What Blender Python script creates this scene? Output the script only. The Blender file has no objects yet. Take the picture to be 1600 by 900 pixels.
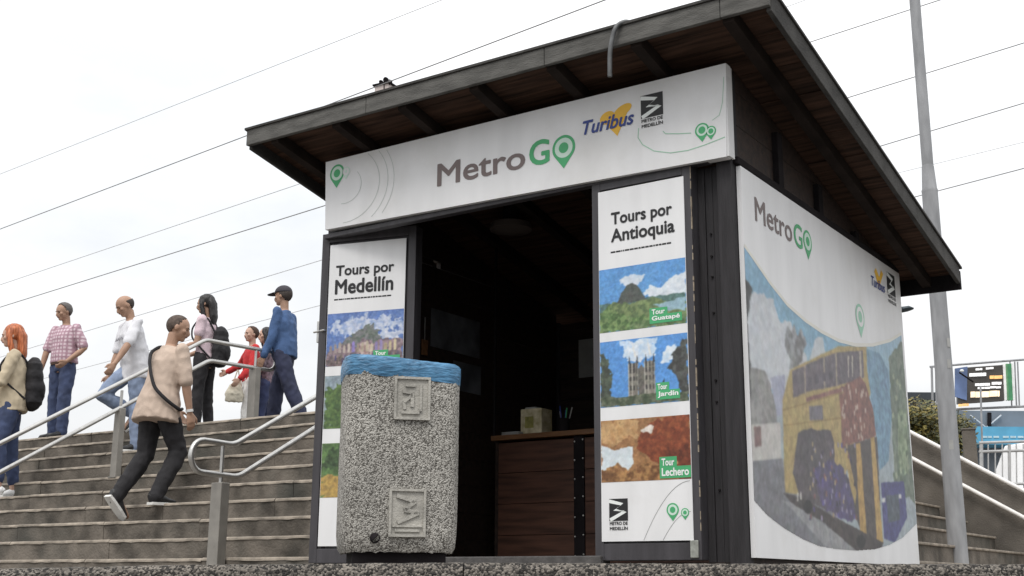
import bpy, bmesh, math, random
import numpy as np
from mathutils import Vector, Matrix, noise as mnoise

S = bpy.context.scene
COL = S.collection
random.seed(7)

# ------------------------------------------------------------------ camera
F_PX, TILT, ROLL, AZ, ZC = 1902.0, 0.2379, -0.0063, 0.5967, -0.055   # focal in photo px, tilt, roll, kiosk azimuth, eye height
ct, st_, cr, sr = math.cos(TILT), math.sin(TILT), math.cos(ROLL), math.sin(ROLL)
FW = np.array([0, ct, st_]); R0 = np.array([1., 0, 0]); U0 = np.array([0, -st_, ct])
RT = R0*cr - U0*sr; UP = R0*sr + U0*cr
EYE = np.array([0, 0, ZC])
cam = bpy.data.cameras.new('camera'); camo = bpy.data.objects.new('camera', cam); COL.objects.link(camo)
cam.lens = F_PX/1600*36; cam.sensor_width = 36; cam.clip_end = 3000; cam.clip_start = 0.05
camo.matrix_world = Matrix(((RT[0], UP[0], -FW[0], 0), (RT[1], UP[1], -FW[1], 0), (RT[2], UP[2], -FW[2], ZC), (0, 0, 0, 1)))
S.camera = camo

# ------------------------------------------------------------------ sky, sun, exposure
SUN_EL, SUN_AZ = math.radians(58), math.radians(-160)     # soft sun behind the cloud, over the viewer's shoulder
W = bpy.data.worlds.new('World'); S.world = W; W.use_nodes = True
nt = W.node_tree; nt.nodes.clear()
def N(t, **k):
    n = nt.nodes.new(t)
    for a, b in k.items(): setattr(n, a, b)
    return n
sky = N('ShaderNodeTexSky', sky_type='NISHITA', sun_disc=False, sun_elevation=SUN_EL, sun_rotation=SUN_AZ, air_density=1.0, dust_density=4.0, ozone_density=1.0)
tc = N('ShaderNodeTexCoord'); mp = N('ShaderNodeMapping'); mp.inputs['Scale'].default_value = (1.0, 1.0, 2.2)
mp.inputs['Location'].default_value = (0.35, 0.1, 0.2)
nz = N('ShaderNodeTexNoise'); nz.inputs['Scale'].default_value = 2.6; nz.inputs['Detail'].default_value = 7; nz.inputs['Roughness'].default_value = 0.55
rp = N('ShaderNodeValToRGB'); rp.color_ramp.elements[0].position = 0.34; rp.color_ramp.elements[0].color = (6.9, 7.15, 7.4, 1)
rp.color_ramp.elements[1].position = 0.58; rp.color_ramp.elements[1].color = (8.6, 8.62, 8.65, 1)
mx = N('ShaderNodeMix', data_type='RGBA'); mx.inputs['Factor'].default_value = 0.93
bg = N('ShaderNodeBackground'); bg.inputs['Strength'].default_value = 0.1
out = N('ShaderNodeOutputWorld')
L = nt.links.new
L(tc.outputs['Generated'], mp.inputs['Vector']); L(mp.outputs[0], nz.inputs['Vector']); L(nz.outputs['Fac'], rp.inputs['Fac'])
# an overcast sky is brighter overhead than at the horizon
sx = N('ShaderNodeSeparateXYZ'); L(tc.outputs['Generated'], sx.inputs[0])
mr = N('ShaderNodeMapRange'); mr.inputs['From Min'].default_value = 0.0; mr.inputs['From Max'].default_value = 1.0
mr.inputs['To Min'].default_value = 0.85; mr.inputs['To Max'].default_value = 1.85
L(sx.outputs['Z'], mr.inputs['Value'])
vm = N('ShaderNodeVectorMath', operation='SCALE'); L(rp.outputs['Color'], vm.inputs[0]); L(mr.outputs['Result'], vm.inputs['Scale'])
L(sky.outputs[0], mx.inputs['A']); L(vm.outputs[0], mx.inputs['B']); L(mx.outputs['Result'], bg.inputs['Color']); L(bg.outputs[0], out.inputs[0])
sl = bpy.data.lights.new('sun', 'SUN'); sl.energy = 1.5; sl.angle = math.radians(25); sl.color = (1, 0.97, 0.93)
so = bpy.data.objects.new('sun', sl); COL.objects.link(so)
sd = Vector((math.sin(SUN_AZ)*math.cos(SUN_EL), math.cos(SUN_AZ)*math.cos(SUN_EL), math.sin(SUN_EL)))
so.rotation_euler = sd.to_track_quat('Z', 'Y').to_euler(); so.location = (0, -5, 20)
S.view_settings.view_transform = 'Standard'; S.view_settings.look = 'None'; S.view_settings.gamma = 1; S.view_settings.exposure = 0.3
S.view_settings.use_curve_mapping = False

# ------------------------------------------------------------------ frames: the kiosk, the stairs and the rails share one set of axes
EX = np.array([math.cos(AZ), -math.sin(AZ), 0]); EY = np.array([math.sin(AZ), math.cos(AZ), 0])
CORNER = np.array([1.131, 6.0, 0.0])                      # front right corner of the kiosk
def ray(x, y): return FW + RT*((x-800)/F_PX) + UP*((450-y)/F_PX)
def hit(xy, n, d0): r = ray(*xy); return EYE + r*((d0-np.dot(n, EYE))/np.dot(n, r))
def loc(P): Q = np.array(P)-CORNER; return np.array([Q@EX, Q@EY, Q[2]])
def wld(l): return CORNER + EX*l[0] + EY*l[1] + np.array([0, 0, l[2]])
def onY(x, y, p): return loc(hit((x, y), EY, CORNER@EY+p))     # a point of the plane y = p that a photo pixel shows
def onX(x, y, p): return loc(hit((x, y), EX, CORNER@EX+p))
def atD(x, y, d): r = ray(x, y); return EYE + r*(d/r[1])
RZ = -AZ

# ------------------------------------------------------------------ materials
def lin(c):
    return tuple(((v/255)/12.92 if v/255 <= 0.04045 else ((v/255+0.055)/1.055)**2.4) for v in c)
def mat(name, base, rough=0.7, var=0.15, scale=8.0, bump=0.0, bscale=60.0, metal=0.0, stretch=(1, 1, 1), second=None, spec=0.4, detail=6, emit=0, stain=None):
    m = bpy.data.materials.new(name); m.use_nodes = True
    t = m.node_tree; b = t.nodes['Principled BSDF']
    b.inputs['Roughness'].default_value = rough; b.inputs['Metallic'].default_value = metal
    b.inputs['Specular IOR Level'].default_value = spec
    c = t.nodes.new('ShaderNodeTexCoord'); mpn = t.nodes.new('ShaderNodeMapping'); mpn.inputs['Scale'].default_value = stretch
    t.links.new(c.outputs['Object'], mpn.inputs['Vector'])
    n = t.nodes.new('ShaderNodeTexNoise'); n.inputs['Scale'].default_value = scale; n.inputs['Detail'].default_value = detail
    t.links.new(mpn.outputs[0], n.inputs['Vector'])
    r = t.nodes.new('ShaderNodeValToRGB')
    lo = tuple(v*(1-var) for v in base); hi = tuple(min(1, v*(1+var)) for v in (second or base))
    r.color_ramp.elements[0].position = 0.32; r.color_ramp.elements[0].color = (*lo, 1)
    r.color_ramp.elements[1].position = 0.68; r.color_ramp.elements[1].color = (*hi, 1)
    t.links.new(n.outputs['Fac'], r.inputs['Fac']); t.links.new(r.outputs['Color'], b.inputs['Base Color'])
    if stain:                                             # damp grey-green patches and streaks, of their own shape
        n3 = t.nodes.new('ShaderNodeTexNoise'); n3.inputs['Scale'].default_value = 0.9; n3.inputs['Detail'].default_value = 9; n3.inputs['Roughness'].default_value = .65
        t.links.new(c.outputs['Object'], n3.inputs['Vector'])
        r3 = t.nodes.new('ShaderNodeMapRange'); r3.inputs['From Min'].default_value = .5; r3.inputs['From Max'].default_value = .68; r3.inputs['To Max'].default_value = .75
        t.links.new(n3.outputs['Fac'], r3.inputs['Value'])
        m3 = t.nodes.new('ShaderNodeMix'); m3.data_type = 'RGBA'; m3.inputs['B'].default_value = (*stain, 1)
        t.links.new(r3.outputs[0], m3.inputs['Factor']); t.links.new(r.outputs['Color'], m3.inputs['A']); t.links.new(m3.outputs['Result'], b.inputs['Base Color'])
    if bump:
        n2 = t.nodes.new('ShaderNodeTexNoise'); n2.inputs['Scale'].default_value = bscale; n2.inputs['Detail'].default_value = 4
        t.links.new(mpn.outputs[0], n2.inputs['Vector'])
        bp = t.nodes.new('ShaderNodeBump'); bp.inputs['Strength'].default_value = bump; bp.inputs['Distance'].default_value = 0.01
        t.links.new(n2.outputs['Fac'], bp.inputs['Height']); t.links.new(bp.outputs[0], b.inputs['Normal'])
    if emit:
        t.links.new(r.outputs['Color'], b.inputs['Emission Color']); b.inputs['Emission Strength'].default_value = emit
    return m
def mat_aggregate(name, scale, dark, light, mid):
    m = bpy.data.materials.new(name); m.use_nodes = True; t = m.node_tree; b = t.nodes['Principled BSDF']; b.inputs['Roughness'].default_value = 0.85
    c = t.nodes.new('ShaderNodeTexCoord')
    v = t.nodes.new('ShaderNodeTexVoronoi'); v.inputs['Scale'].default_value = scale; v.inputs['Randomness'].default_value = 1
    t.links.new(c.outputs['Object'], v.inputs['Vector'])
    sep = t.nodes.new('ShaderNodeSeparateColor'); t.links.new(v.outputs['Color'], sep.inputs[0])
    r = t.nodes.new('ShaderNodeValToRGB'); r.color_ramp.interpolation = 'LINEAR'
    e = r.color_ramp.elements; e[0].position = 0.0; e[0].color = (*dark, 1); e[1].position = 1.0; e[1].color = (*light, 1)
    x = e.new(0.28); x.color = (*dark, 1); x = e.new(0.45); x.color = (*mid, 1); x = e.new(0.8); x.color = (*light, 1)
    t.links.new(sep.outputs[0], r.inputs['Fac'])
    big = t.nodes.new('ShaderNodeTexNoise'); big.inputs['Scale'].default_value = 3.0; big.inputs['Detail'].default_value = 5
    t.links.new(c.outputs['Object'], big.inputs['Vector'])
    mrn = t.nodes.new('ShaderNodeMapRange'); mrn.inputs['From Min'].default_value = 0.3; mrn.inputs['From Max'].default_value = 0.7; mrn.inputs['To Min'].default_value = 0.72; mrn.inputs['To Max'].default_value = 1.15
    t.links.new(big.outputs['Fac'], mrn.inputs['Value'])
    sc = t.nodes.new('ShaderNodeVectorMath'); sc.operation = 'SCALE'; t.links.new(r.outputs[0], sc.inputs[0]); t.links.new(mrn.outputs[0], sc.inputs['Scale'])
    t.links.new(sc.outputs[0], b.inputs['Base Color'])
    bp = t.nodes.new('ShaderNodeBump'); bp.inputs['Strength'].default_value = 0.9; bp.inputs['Distance'].default_value = 0.006; bp.invert = True
    t.links.new(v.outputs['Distance'], bp.inputs['Height']); t.links.new(bp.outputs[0], b.inputs['Normal'])
    return m
def mat_print(name, rough=0.45):
    m = bpy.data.materials.new(name); m.use_nodes = True; t = m.node_tree; b = t.nodes['Principled BSDF']; b.inputs['Roughness'].default_value = rough
    a = t.nodes.new('ShaderNodeVertexColor'); a.layer_name = 'Col'
    t.links.new(a.outputs['Color'], b.inputs['Base Color']); return m
def mat_check(name, c1, c2, scale):
    m = bpy.data.materials.new(name); m.use_nodes = True; t = m.node_tree; b = t.nodes['Principled BSDF']; b.inputs['Roughness'].default_value = 0.9
    c = t.nodes.new('ShaderNodeTexCoord'); facs = []
    for d in ('X', 'Z'):
        w = t.nodes.new('ShaderNodeTexWave'); w.bands_direction = d; w.inputs['Scale'].default_value = scale; w.inputs['Distortion'].default_value = 0.6
        t.links.new(c.outputs['Object'], w.inputs['Vector']); facs.append(w)
    mu = t.nodes.new('ShaderNodeMath'); mu.operation = 'MULTIPLY'; t.links.new(facs[0].outputs['Fac'], mu.inputs[0]); t.links.new(facs[1].outputs['Fac'], mu.inputs[1])
    r = t.nodes.new('ShaderNodeValToRGB'); r.color_ramp.elements[0].color = (*c1, 1); r.color_ramp.elements[1].color = (*c2, 1); r.color_ramp.elements[1].position = 0.6
    t.links.new(mu.outputs[0], r.inputs['Fac']); t.links.new(r.outputs[0], b.inputs['Base Color']); return m

M = {}
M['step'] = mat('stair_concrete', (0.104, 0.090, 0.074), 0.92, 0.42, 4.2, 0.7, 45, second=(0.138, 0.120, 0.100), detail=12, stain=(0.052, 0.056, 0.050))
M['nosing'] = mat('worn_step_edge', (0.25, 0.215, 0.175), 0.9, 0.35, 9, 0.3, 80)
M['conc'] = mat('wall_concrete', (0.122, 0.108, 0.092), 0.9, 0.45, 2.5, 0.5, 60, detail=12, stain=(.085, .072, .058))
M['plaza'] = mat('plaza_concrete', (0.17, 0.155, 0.14), 0.9, 0.25, 1.2, 0.3, 50)
M['asph'] = mat('lower_paving', (0.10, 0.097, 0.092), 0.9, 0.25, 1.0, 0.3, 80)
M['agg'] = mat_aggregate('bin_aggregate', 205, (0.125, 0.116, 0.102), (0.53, 0.51, 0.465), (0.36, 0.342, 0.308))
M['agg2'] = mat_aggregate('ledge_aggregate', 130, (0.018, 0.0155, 0.013), (0.20, 0.178, 0.152), (0.068, 0.059, 0.050))
M['plaque'] = mat('cast_cement', (0.36, 0.345, 0.31), 0.85, 0.22, 14, 0.4, 120)
M['bag'] = mat('blue_plastic_bag', (0.045, 0.150, 0.28), 0.4, 0.3, 22, 0.6, 30, second=(0.075, 0.205, 0.35), stretch=(1, 1, 4))
M['white'] = mat('white_vinyl', (0.72, 0.72, 0.725), 0.45, 0.05, 5.0, stretch=(1.5, 1.5, .3), stain=(.60, .59, .57))
M['white_edge'] = mat('white_vinyl_edge', (0.62, 0.62, 0.62), 0.5, 0.05, 4)
M['char'] = mat('charcoal_paint', (0.050, 0.047, 0.052), 0.5, 0.22, 5, 0.15, 40, stretch=(4, 4, 0.5))
M['black'] = mat('black_stain', (0.020, 0.018, 0.020), 0.7, 0.35, 6, 0.35, 30, stretch=(5, 5, 0.5))
M['wood'] = mat('dark_brown_timber', (0.020, 0.013, 0.011), 0.65, 0.35, 5, 0.3, 25, stretch=(0.8, 6, 6), second=(0.030, 0.018, 0.013))
M['soffit'] = mat('roof_soffit_timber', (0.042, 0.025, 0.018), 0.85, 0.45, 5, 0.3, 25, stretch=(0.5, 7, 7), second=(0.062, 0.034, 0.023), spec=.15)
M['rafter'] = mat('black_rafter_timber', (0.014, 0.012, 0.013), 0.9, 0.3, 6, 0.3, 30, spec=.12)
M['roof_beam'] = mat('roof_beam_timber', (0.022, 0.016, 0.0135), 0.9, 0.35, 6, 0.3, 30, spec=.12)
M['fascia'] = mat('weathered_grey_fascia', (0.095, 0.092, 0.085), 0.85, 0.3, 7, 0.4, 40, stretch=(1, 1, 4))
M['felt'] = mat('roof_felt', (0.05, 0.048, 0.045), 0.95, 0.3, 8, 0.5, 90)
M['counter'] = mat('counter_top_timber', (0.19, 0.095, 0.045), 0.4, 0.25, 6, 0.1, 30, stretch=(0.6, 6, 6))
M['panel'] = mat('counter_front_timber', (0.080, 0.036, 0.023), 0.6, 0.45, 4, 0.2, 25, stretch=(0.7, 5, 7))
M['steel'] = mat('brushed_steel', (0.50, 0.49, 0.47), 0.34, 0.1, 20, 0.05, 200, metal=0.85)
M['post'] = mat('steel_post_grey', (0.27, 0.255, 0.23), 0.55, 0.15, 8, 0.1, 90, metal=0.35)
M['galv'] = mat('galvanised_pole', (0.27, 0.275, 0.285), 0.6, 0.2, 7, 0.1, 60, metal=0.0, stretch=(2, 2, 0.5))
M['wire'] = mat('cable', (0.22, 0.22, 0.225), 0.7, 0.1)
M['wire2'] = mat('thin_cable', (0.55, 0.56, 0.58), 0.7, 0.1)
M['ink'] = mat('black_ink', (0.018, 0.018, 0.019), 0.5, 0.05)
M['grey_ink'] = mat('warm_grey_ink', lin((112, 100, 98)), 0.5, 0.05)
M['green'] = mat('green_ink', lin((72, 162, 108)), 0.5, 0.06)
M['pale_green'] = mat('pale_green_ink', lin((196, 218, 205)), 0.5, 0.04)
M['line'] = mat('pale_line_ink', lin((178, 184, 180)), 0.5, 0.04)
M['line2'] = mat('fine_grey_ink', lin((150, 152, 150)), 0.5, 0.04)
M['navy_ink'] = mat('navy_ink', lin((50, 66, 130)), 0.5, 0.05)
M['yellow_ink'] = mat('yellow_ink', lin((226, 178, 62)), 0.5, 0.06)
M['print'] = mat_print('printed_picture')
M['tagw'] = mat('white_ink', (0.75, 0.78, 0.76), 0.5, 0.03)
M['glass'] = mat('opal_lamp_glass', (0.12, 0.10, 0.09), 0.35, 0.05)
M['paper'] = mat('paper', (0.33, 0.33, 0.32), 0.8, 0.1, 12)
M['box'] = mat('yellow_card_box', (0.50, 0.42, 0.22), 0.6, 0.3, 18, second=(0.55, 0.50, 0.36))

# ------------------------------------------------------------------ mesh helpers
def obj(name, bm, m, parent=None, smooth=False, bevel=0.0, loc_=None):
    me = bpy.data.meshes.new(name); bm.normal_update(); bm.to_mesh(me); bm.free()
    for x in (m if isinstance(m, (list, tuple)) else [m]): me.materials.append(x)
    if smooth:
        for p in me.polygons: p.use_smooth = True
        me.set_sharp_from_angle(angle=math.radians(42))
    o = bpy.data.objects.new(name, me); COL.objects.link(o)
    if parent: o.parent = parent
    if loc_ is not None: o.location = loc_
    if bevel:
        b = o.modifiers.new('bevel', 'BEVEL'); b.width = bevel; b.segments = 2; b.limit_method = 'ANGLE'
    return o
def tag(o, label=None, cat=None, group=None, kind=None):
    if label: o['label'] = label
    if cat: o['category'] = cat
    if group: o['group'] = group
    if kind: o['kind'] = kind
    return o
def thing(name, label, cat, p=(0, 0, 0), rz=None, group=None, kind=None, world=False):
    o = bpy.data.objects.new(name, None); COL.objects.link(o); o.empty_display_size = 0.2
    o.location = p if world else wld(p); o.rotation_euler = (0, 0, RZ if rz is None else rz)
    return tag(o, label, cat, group, kind)
def box(bm, a, b, rot=None, mi=0):
    """axis-aligned box from corner a to corner b"""
    vs = [bm.verts.new((x, y, z)) for x in (a[0], b[0]) for y in (a[1], b[1]) for z in (a[2], b[2])]
    for f in ((0, 1, 3, 2), (4, 6, 7, 5), (0, 4, 5, 1), (2, 3, 7, 6), (0, 2, 6, 4), (1, 5, 7, 3)):
        fc = bm.faces.new([vs[i] for i in f]); fc.material_index = mi
    return vs
def boxm(a, b):
    bm = bmesh.new(); a2 = [min(x, y) for x, y in zip(a, b)]; b2 = [max(x, y) for x, y in zip(a, b)]; box(bm, a2, b2)
    bmesh.ops.recalc_face_normals(bm, faces=bm.faces); return bm
def tube(bm, pts, radii, seg=10, wide=None, cap=True):
    """a loft through pts; radii may be floats or (wide, deep); wide = direction of the first radius"""
    pts = [Vector(p) for p in pts]; n = len(pts)
    if not isinstance(radii, (list, tuple)): radii = [radii]*n
    rings = []; prev = None
    for i, p in enumerate(pts):
        d = (pts[min(i+1, n-1)]-pts[max(i-1, 0)])
        d = d.normalized() if d.length > 1e-9 else Vector((0, 0, 1))
        if wide is not None: a = Vector(wide) - d*Vector(wide).dot(d)
        elif prev is not None: a = prev - d*prev.dot(d)
        else:
            a = Vector((0, 0, 1)) if abs(d.z) < 0.9 else Vector((1, 0, 0)); a = a - d*a.dot(d)
        if a.length < 1e-6: a = Vector((1, 0, 0)) - d*d.x
        a.normalize(); b = d.cross(a); prev = a
        r = radii[i]; rx, ry = (r if isinstance(r, (list, tuple)) else (r, r))
        rings.append([bm.verts.new(p + a*(rx*math.cos(2*math.pi*k/seg)) + b*(ry*math.sin(2*math.pi*k/seg))) for k in range(seg)])
    for A, B in zip(rings, rings[1:]):
        for k in range(seg): bm.faces.new((A[k], A[(k+1) % seg], B[(k+1) % seg], B[k]))
    if cap:
        bm.faces.new(rings[0][::-1]); bm.faces.new(rings[-1])
    return rings
def ball(bm, c, r, seg=14, rot=None):
    r = r if isinstance(r, (list, tuple)) else (r, r, r)
    m = Matrix.Translation(Vector(c)) @ (rot.to_4x4() if rot is not None else Matrix.Identity(4)) @ Matrix.Diagonal((*r, 1))
    bmesh.ops.create_uvsphere(bm, u_segments=seg, v_segments=max(6, seg*2//3), radius=1, matrix=m)
def poly(bm, pts, mi=0):
    f = bm.faces.new([bm.verts.new(p) for p in pts]); f.material_index = mi; return f
def prism(pts, ext):
    """closed prism: polygon pts (3-D) swept by vector ext"""
    bm = bmesh.new(); ext = Vector(ext)
    a = [bm.verts.new(p) for p in pts]; b = [bm.verts.new(Vector(p)+ext) for p in pts]; n = len(pts)
    bm.faces.new(a); bm.faces.new(b[::-1])
    for i in range(n): bm.faces.new((a[i], b[i], b[(i+1) % n], a[(i+1) % n]))
    bmesh.ops.recalc_face_normals(bm, faces=bm.faces); return bm
def ribbon(bm, pts, w, nrm):
    """flat printed line of width w through pts, lying in the plane with normal nrm"""
    pts = [Vector(p) for p in pts]; nrm = Vector(nrm); L_, R_ = [], []
    for i, p in enumerate(pts):
        d = (pts[min(i+1, len(pts)-1)]-pts[max(i-1, 0)]).normalized(); s = nrm.cross(d)*(w/2)
        L_.append(bm.verts.new(p+s)); R_.append(bm.verts.new(p-s))
    for i in range(len(pts)-1): bm.faces.new((L_[i], L_[i+1], R_[i+1], R_[i]))

class Face:
    """a printed face: origin, x direction, up direction, outward normal; everything printed lies 1-3 mm proud of it"""
    def __init__(s, o, x, up=(0, 0, 1)):
        s.o = Vector(o); s.x = Vector(x).normalized(); s.up = Vector(up).normalized(); s.n = s.x.cross(s.up)
    def p(s, a, b, h=0.002): return s.o + s.x*a + s.up*b + s.n*h
_font_cache = {}
def text_bm(string, bold=0.0, shear=0.0, spacing=1.0):
    cu = bpy.data.curves.new('t', 'FONT'); cu.body = string; cu.shear = shear; cu.resolution_u = 4; cu.space_character = spacing
    o = bpy.data.objects.new('t', cu); COL.objects.link(o); bpy.context.view_layer.update()
    dg = bpy.context.evaluated_depsgraph_get(); me = bpy.data.meshes.new_from_object(o.evaluated_get(dg))
    bm = bmesh.new(); bm.from_mesh(me)
    if bold:                                              # heavier weight: the outline printed again, shifted by a hair
        for k in range(8):
            b2 = bmesh.new(); b2.from_mesh(me); q = k*math.pi/4
            for v in b2.verts: v.co += Vector((math.cos(q)*bold, math.sin(q)*bold, .00004*(k+1)))
            tmp = bpy.data.meshes.new('t'); b2.to_mesh(tmp); b2.free(); bm.from_mesh(tmp); bpy.data.meshes.remove(tmp)
    bpy.data.meshes.remove(me); bpy.data.objects.remove(o); bpy.data.curves.remove(cu); return bm
def text(face, string, a0, b0, a1, b1, m, parent, bold=0.02, shear=0, h=0.002, slope=0.0, name='lettering', spacing=1.0):
    """fit string to the rectangle a0..a1, b0..b1 of a face"""
    bm = text_bm(string, bold, shear, spacing)
    xs = [v.co.x for v in bm.verts]; ys = [v.co.y for v in bm.verts]
    sx_, sy_ = (a1-a0)/(max(xs)-min(xs)), (b1-b0)/(max(ys)-min(ys)); mx_, my_ = min(xs), min(ys)
    for v in bm.verts:
        a = a0+(v.co.x-mx_)*sx_; b = b0+(v.co.y-my_)*sy_ + slope*(a-a0); v.co = face.p(a, b, h+v.co.z)
    return obj(name, bm, m, parent)
def disc(bm, face, a, b, r, h, n=28, ry=None):
    poly(bm, [face.p(a+r*math.cos(2*math.pi*k/n), b+(ry or r)*math.sin(2*math.pi*k/n), h) for k in range(n)])
def pin_bm(face, a, b, r, h, k=1.0):
    """a map pin: round head of radius r at (a, b) running to a point below"""
    bm = bmesh.new(); pts = []
    for i in range(27):
        t = math.radians(-40 + 260*i/26); pts.append((a+r*math.cos(t), b+r*math.sin(t)))
    pts.append((a, b-r*1.62*k)); poly(bm, [face.p(x, y, h) for x, y in pts]); return bm
def pin(face, a, b, r, parent, ink, pale, dot=0.42):
    obj('map_pin_mark', pin_bm(face, a, b, r, 0.0018), ink, parent)
    bm = bmesh.new(); disc(bm, face, a, b, r*0.78, 0.0024); obj('map_pin_mark', bm, pale, parent)
    bm = bmesh.new(); disc(bm, face, a, b, r*dot, 0.0030); obj('map_pin_mark', bm, ink, parent)
def zig_logo(face, a0, b0, a1, b1, parent, ink=None):
    """black square with a white zigzag and a caption bar below"""
    ink = ink or M['ink']; w = a1-a0; hgt = b1-b0; c = b0+hgt*0.30
    bm = bmesh.new(); poly(bm, [face.p(a0, c, .0018), face.p(a1, c, .0018), face.p(a1, b1, .0018), face.p(a0, b1, .0018)])
    obj('square_logo', bm, ink, parent)
    bm = bmesh.new(); H = b1-c
    z = [(0.0, .90), (.70, .74), (.30, .50), (.86, .42), (.05, .04)]
    ribbon(bm, [face.p(a0+w*x, c+H*y, .0026) for x, y in z], w*.17, face.n); obj('square_logo', bm, M['tagw'], parent)
    for line, y0, y1 in (('METRO DE', .56, .90), ('MEDELLÍN', .04, .46)):
        text(face, line, a0+w*.02, b0+(c-b0)*y0, a1-w*.02, b0+(c-b0)*y1, ink, parent, bold=.03, name='caption')

# ------------------------------------------------------------------ picture painting (flat print): colours per vertex of a fine grid
def vnoise(x, y, seed):
    xi = np.floor(x).astype(int); yi = np.floor(y).astype(int); xf = x-xi; yf = y-yi
    def h(a, b):
        n = (a*374761393 + b*668265263 + seed*1442695041) & 0x7fffffff
        n = ((n ^ (n >> 13))*1274126177) & 0x7fffffff
        return ((n ^ (n >> 16)) & 0xffff)/65535.0
    u = xf*xf*(3-2*xf); v = yf*yf*(3-2*yf)
    return (h(xi, yi)*(1-u)+h(xi+1, yi)*u)*(1-v) + (h(xi, yi+1)*(1-u)+h(xi+1, yi+1)*u)*v
def fnoise(x, y, seed, o=3):
    s = 0; a = .5
    for k in range(o):                                    # every octave is turned, so that no lattice shows
        q = .6+k*1.1+seed; s = s + a*vnoise((x*math.cos(q)-y*math.sin(q))*2**k+seed*.37, (x*math.sin(q)+y*math.cos(q))*2**k+seed*.71, seed+k*17); a *= .5
    return s/(1-.5**o)
def inside(px, py, pg):
    r = np.zeros(px.shape, bool); n = len(pg)
    for i in range(n):
        x1, y1 = pg[i]; x2, y2 = pg[(i+1) % n]
        if y1 == y2: continue
        c = ((y1 > py) != (y2 > py)) & (px < (x2-x1)*(py-y1)/(y2-y1)+x1); r ^= c
    return r
def picture(name, face, a0, b0, a1, b1, nu, nv, layers, base, parent, h=0.0015, nscale=30, amp=.12, mask=None, blur=2, grain=.4):
    """layers: (rgb 0-255, polygon in face units, jitter, mottle amount, mottle colour)"""
    A, B = np.meshgrid(np.linspace(a0, a1, nu), np.linspace(b0, b1, nv))
    colr = np.zeros((nv, nu, 3)); colr[:] = np.array(base, float)
    for i, ly in enumerate(layers):
        rgb, pg, jit, mot, mc = (list(ly)+[0, 0, None][len(ly)-2:])[:5]
        ja = (fnoise(A*nscale*1.3, B*nscale*1.3, 5+i*3)-.5)*jit*2; jb = (fnoise(A*nscale*1.3, B*nscale*1.3, 90+i*3)-.5)*jit*2
        k = inside(A+ja, B+jb, pg)
        c = np.zeros_like(colr); c[:] = np.array(rgb, float)
        if mot:
            t = np.clip((fnoise(A*nscale*2.0, B*nscale*2.0, 31+i*7, 5)-.36)*3.2, 0, 1)[..., None]*mot
            c = c*(1-t) + np.array(mc if mc else [v*.55 for v in rgb], float)*t
        colr[k] = c[k]
    for _ in range(blur):                                 # soft like a photograph
        p_ = np.pad(colr, ((1, 1), (1, 1), (0, 0)), 'edge')
        colr = (p_[1:-1, 1:-1]*2+p_[:-2, 1:-1]+p_[2:, 1:-1]+p_[1:-1, :-2]+p_[1:-1, 2:])/6
    dk = np.clip(1.25-colr.mean(-1)/200, .25, 1)             # leaves, crowds and brickwork are busier than sky and cloud
    colr *= 1 + dk[..., None]*grain*(fnoise(A*nscale*3.2, B*nscale*3.2, 77, 4)-.5)[..., None]*2
    for ch in range(3): colr[..., ch] *= 1 + dk*grain*.16*(fnoise(A*nscale*1.7, B*nscale*1.7, 200+ch*13, 4)-.5)*2
    colr *= (1-amp/2 + amp*fnoise(A*nscale*.6, B*nscale*.6, 177))[..., None]
    colr = np.clip(colr, 0, 255)/255.0
    colr = np.where(colr <= .04045, colr/12.92, ((colr+.055)/1.055)**2.4)
    P = (np.array(face.o)[None, None] + A[..., None]*np.array(face.x) + B[..., None]*np.array(face.up) + np.array(face.n)*h)
    idx = np.arange(nu*nv).reshape(nv, nu)
    q = np.stack([idx[:-1, :-1], idx[:-1, 1:], idx[1:, 1:], idx[1:, :-1]], -1).reshape(-1, 4)
    if mask is not None:
        ca = (A[:-1, :-1]+A[1:, 1:])/2; cb = (B[:-1, :-1]+B[1:, 1:])/2; q = q[inside(ca, cb, mask).reshape(-1)]
    me = bpy.data.meshes.new(name); me.from_pydata(P.reshape(-1, 3).tolist(), [], q.tolist())
    at = me.color_attributes.new('Col', 'FLOAT_COLOR', 'POINT')
    at.data.foreach_set('color', np.concatenate([colr.reshape(-1, 3), np.ones((nu*nv, 1))], 1).astype(np.float32).ravel())
    me.materials.append(M['print'])
    o = bpy.data.objects.new(name, me); COL.objects.link(o); o.parent = parent; return o
# ------------------------------------------------------------------ the setting: lower paving, ledge, plaza
PZ = -0.06
bm = bmesh.new(); poly(bm, [(-400, -400, -1.66), (400, -400, -1.66), (400, 4.5, -1.66), (-400, 4.5, -1.66)])
tag(obj('lower_pavement', bm, M['asph']), kind='structure')
bm = bmesh.new(); poly(bm, [(-1500, 4.55, PZ), (1500, 4.55, PZ), (1500, 1500, PZ), (-1500, 1500, PZ)])
tag(obj('ground', bm, M['plaza']), kind='structure')
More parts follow.
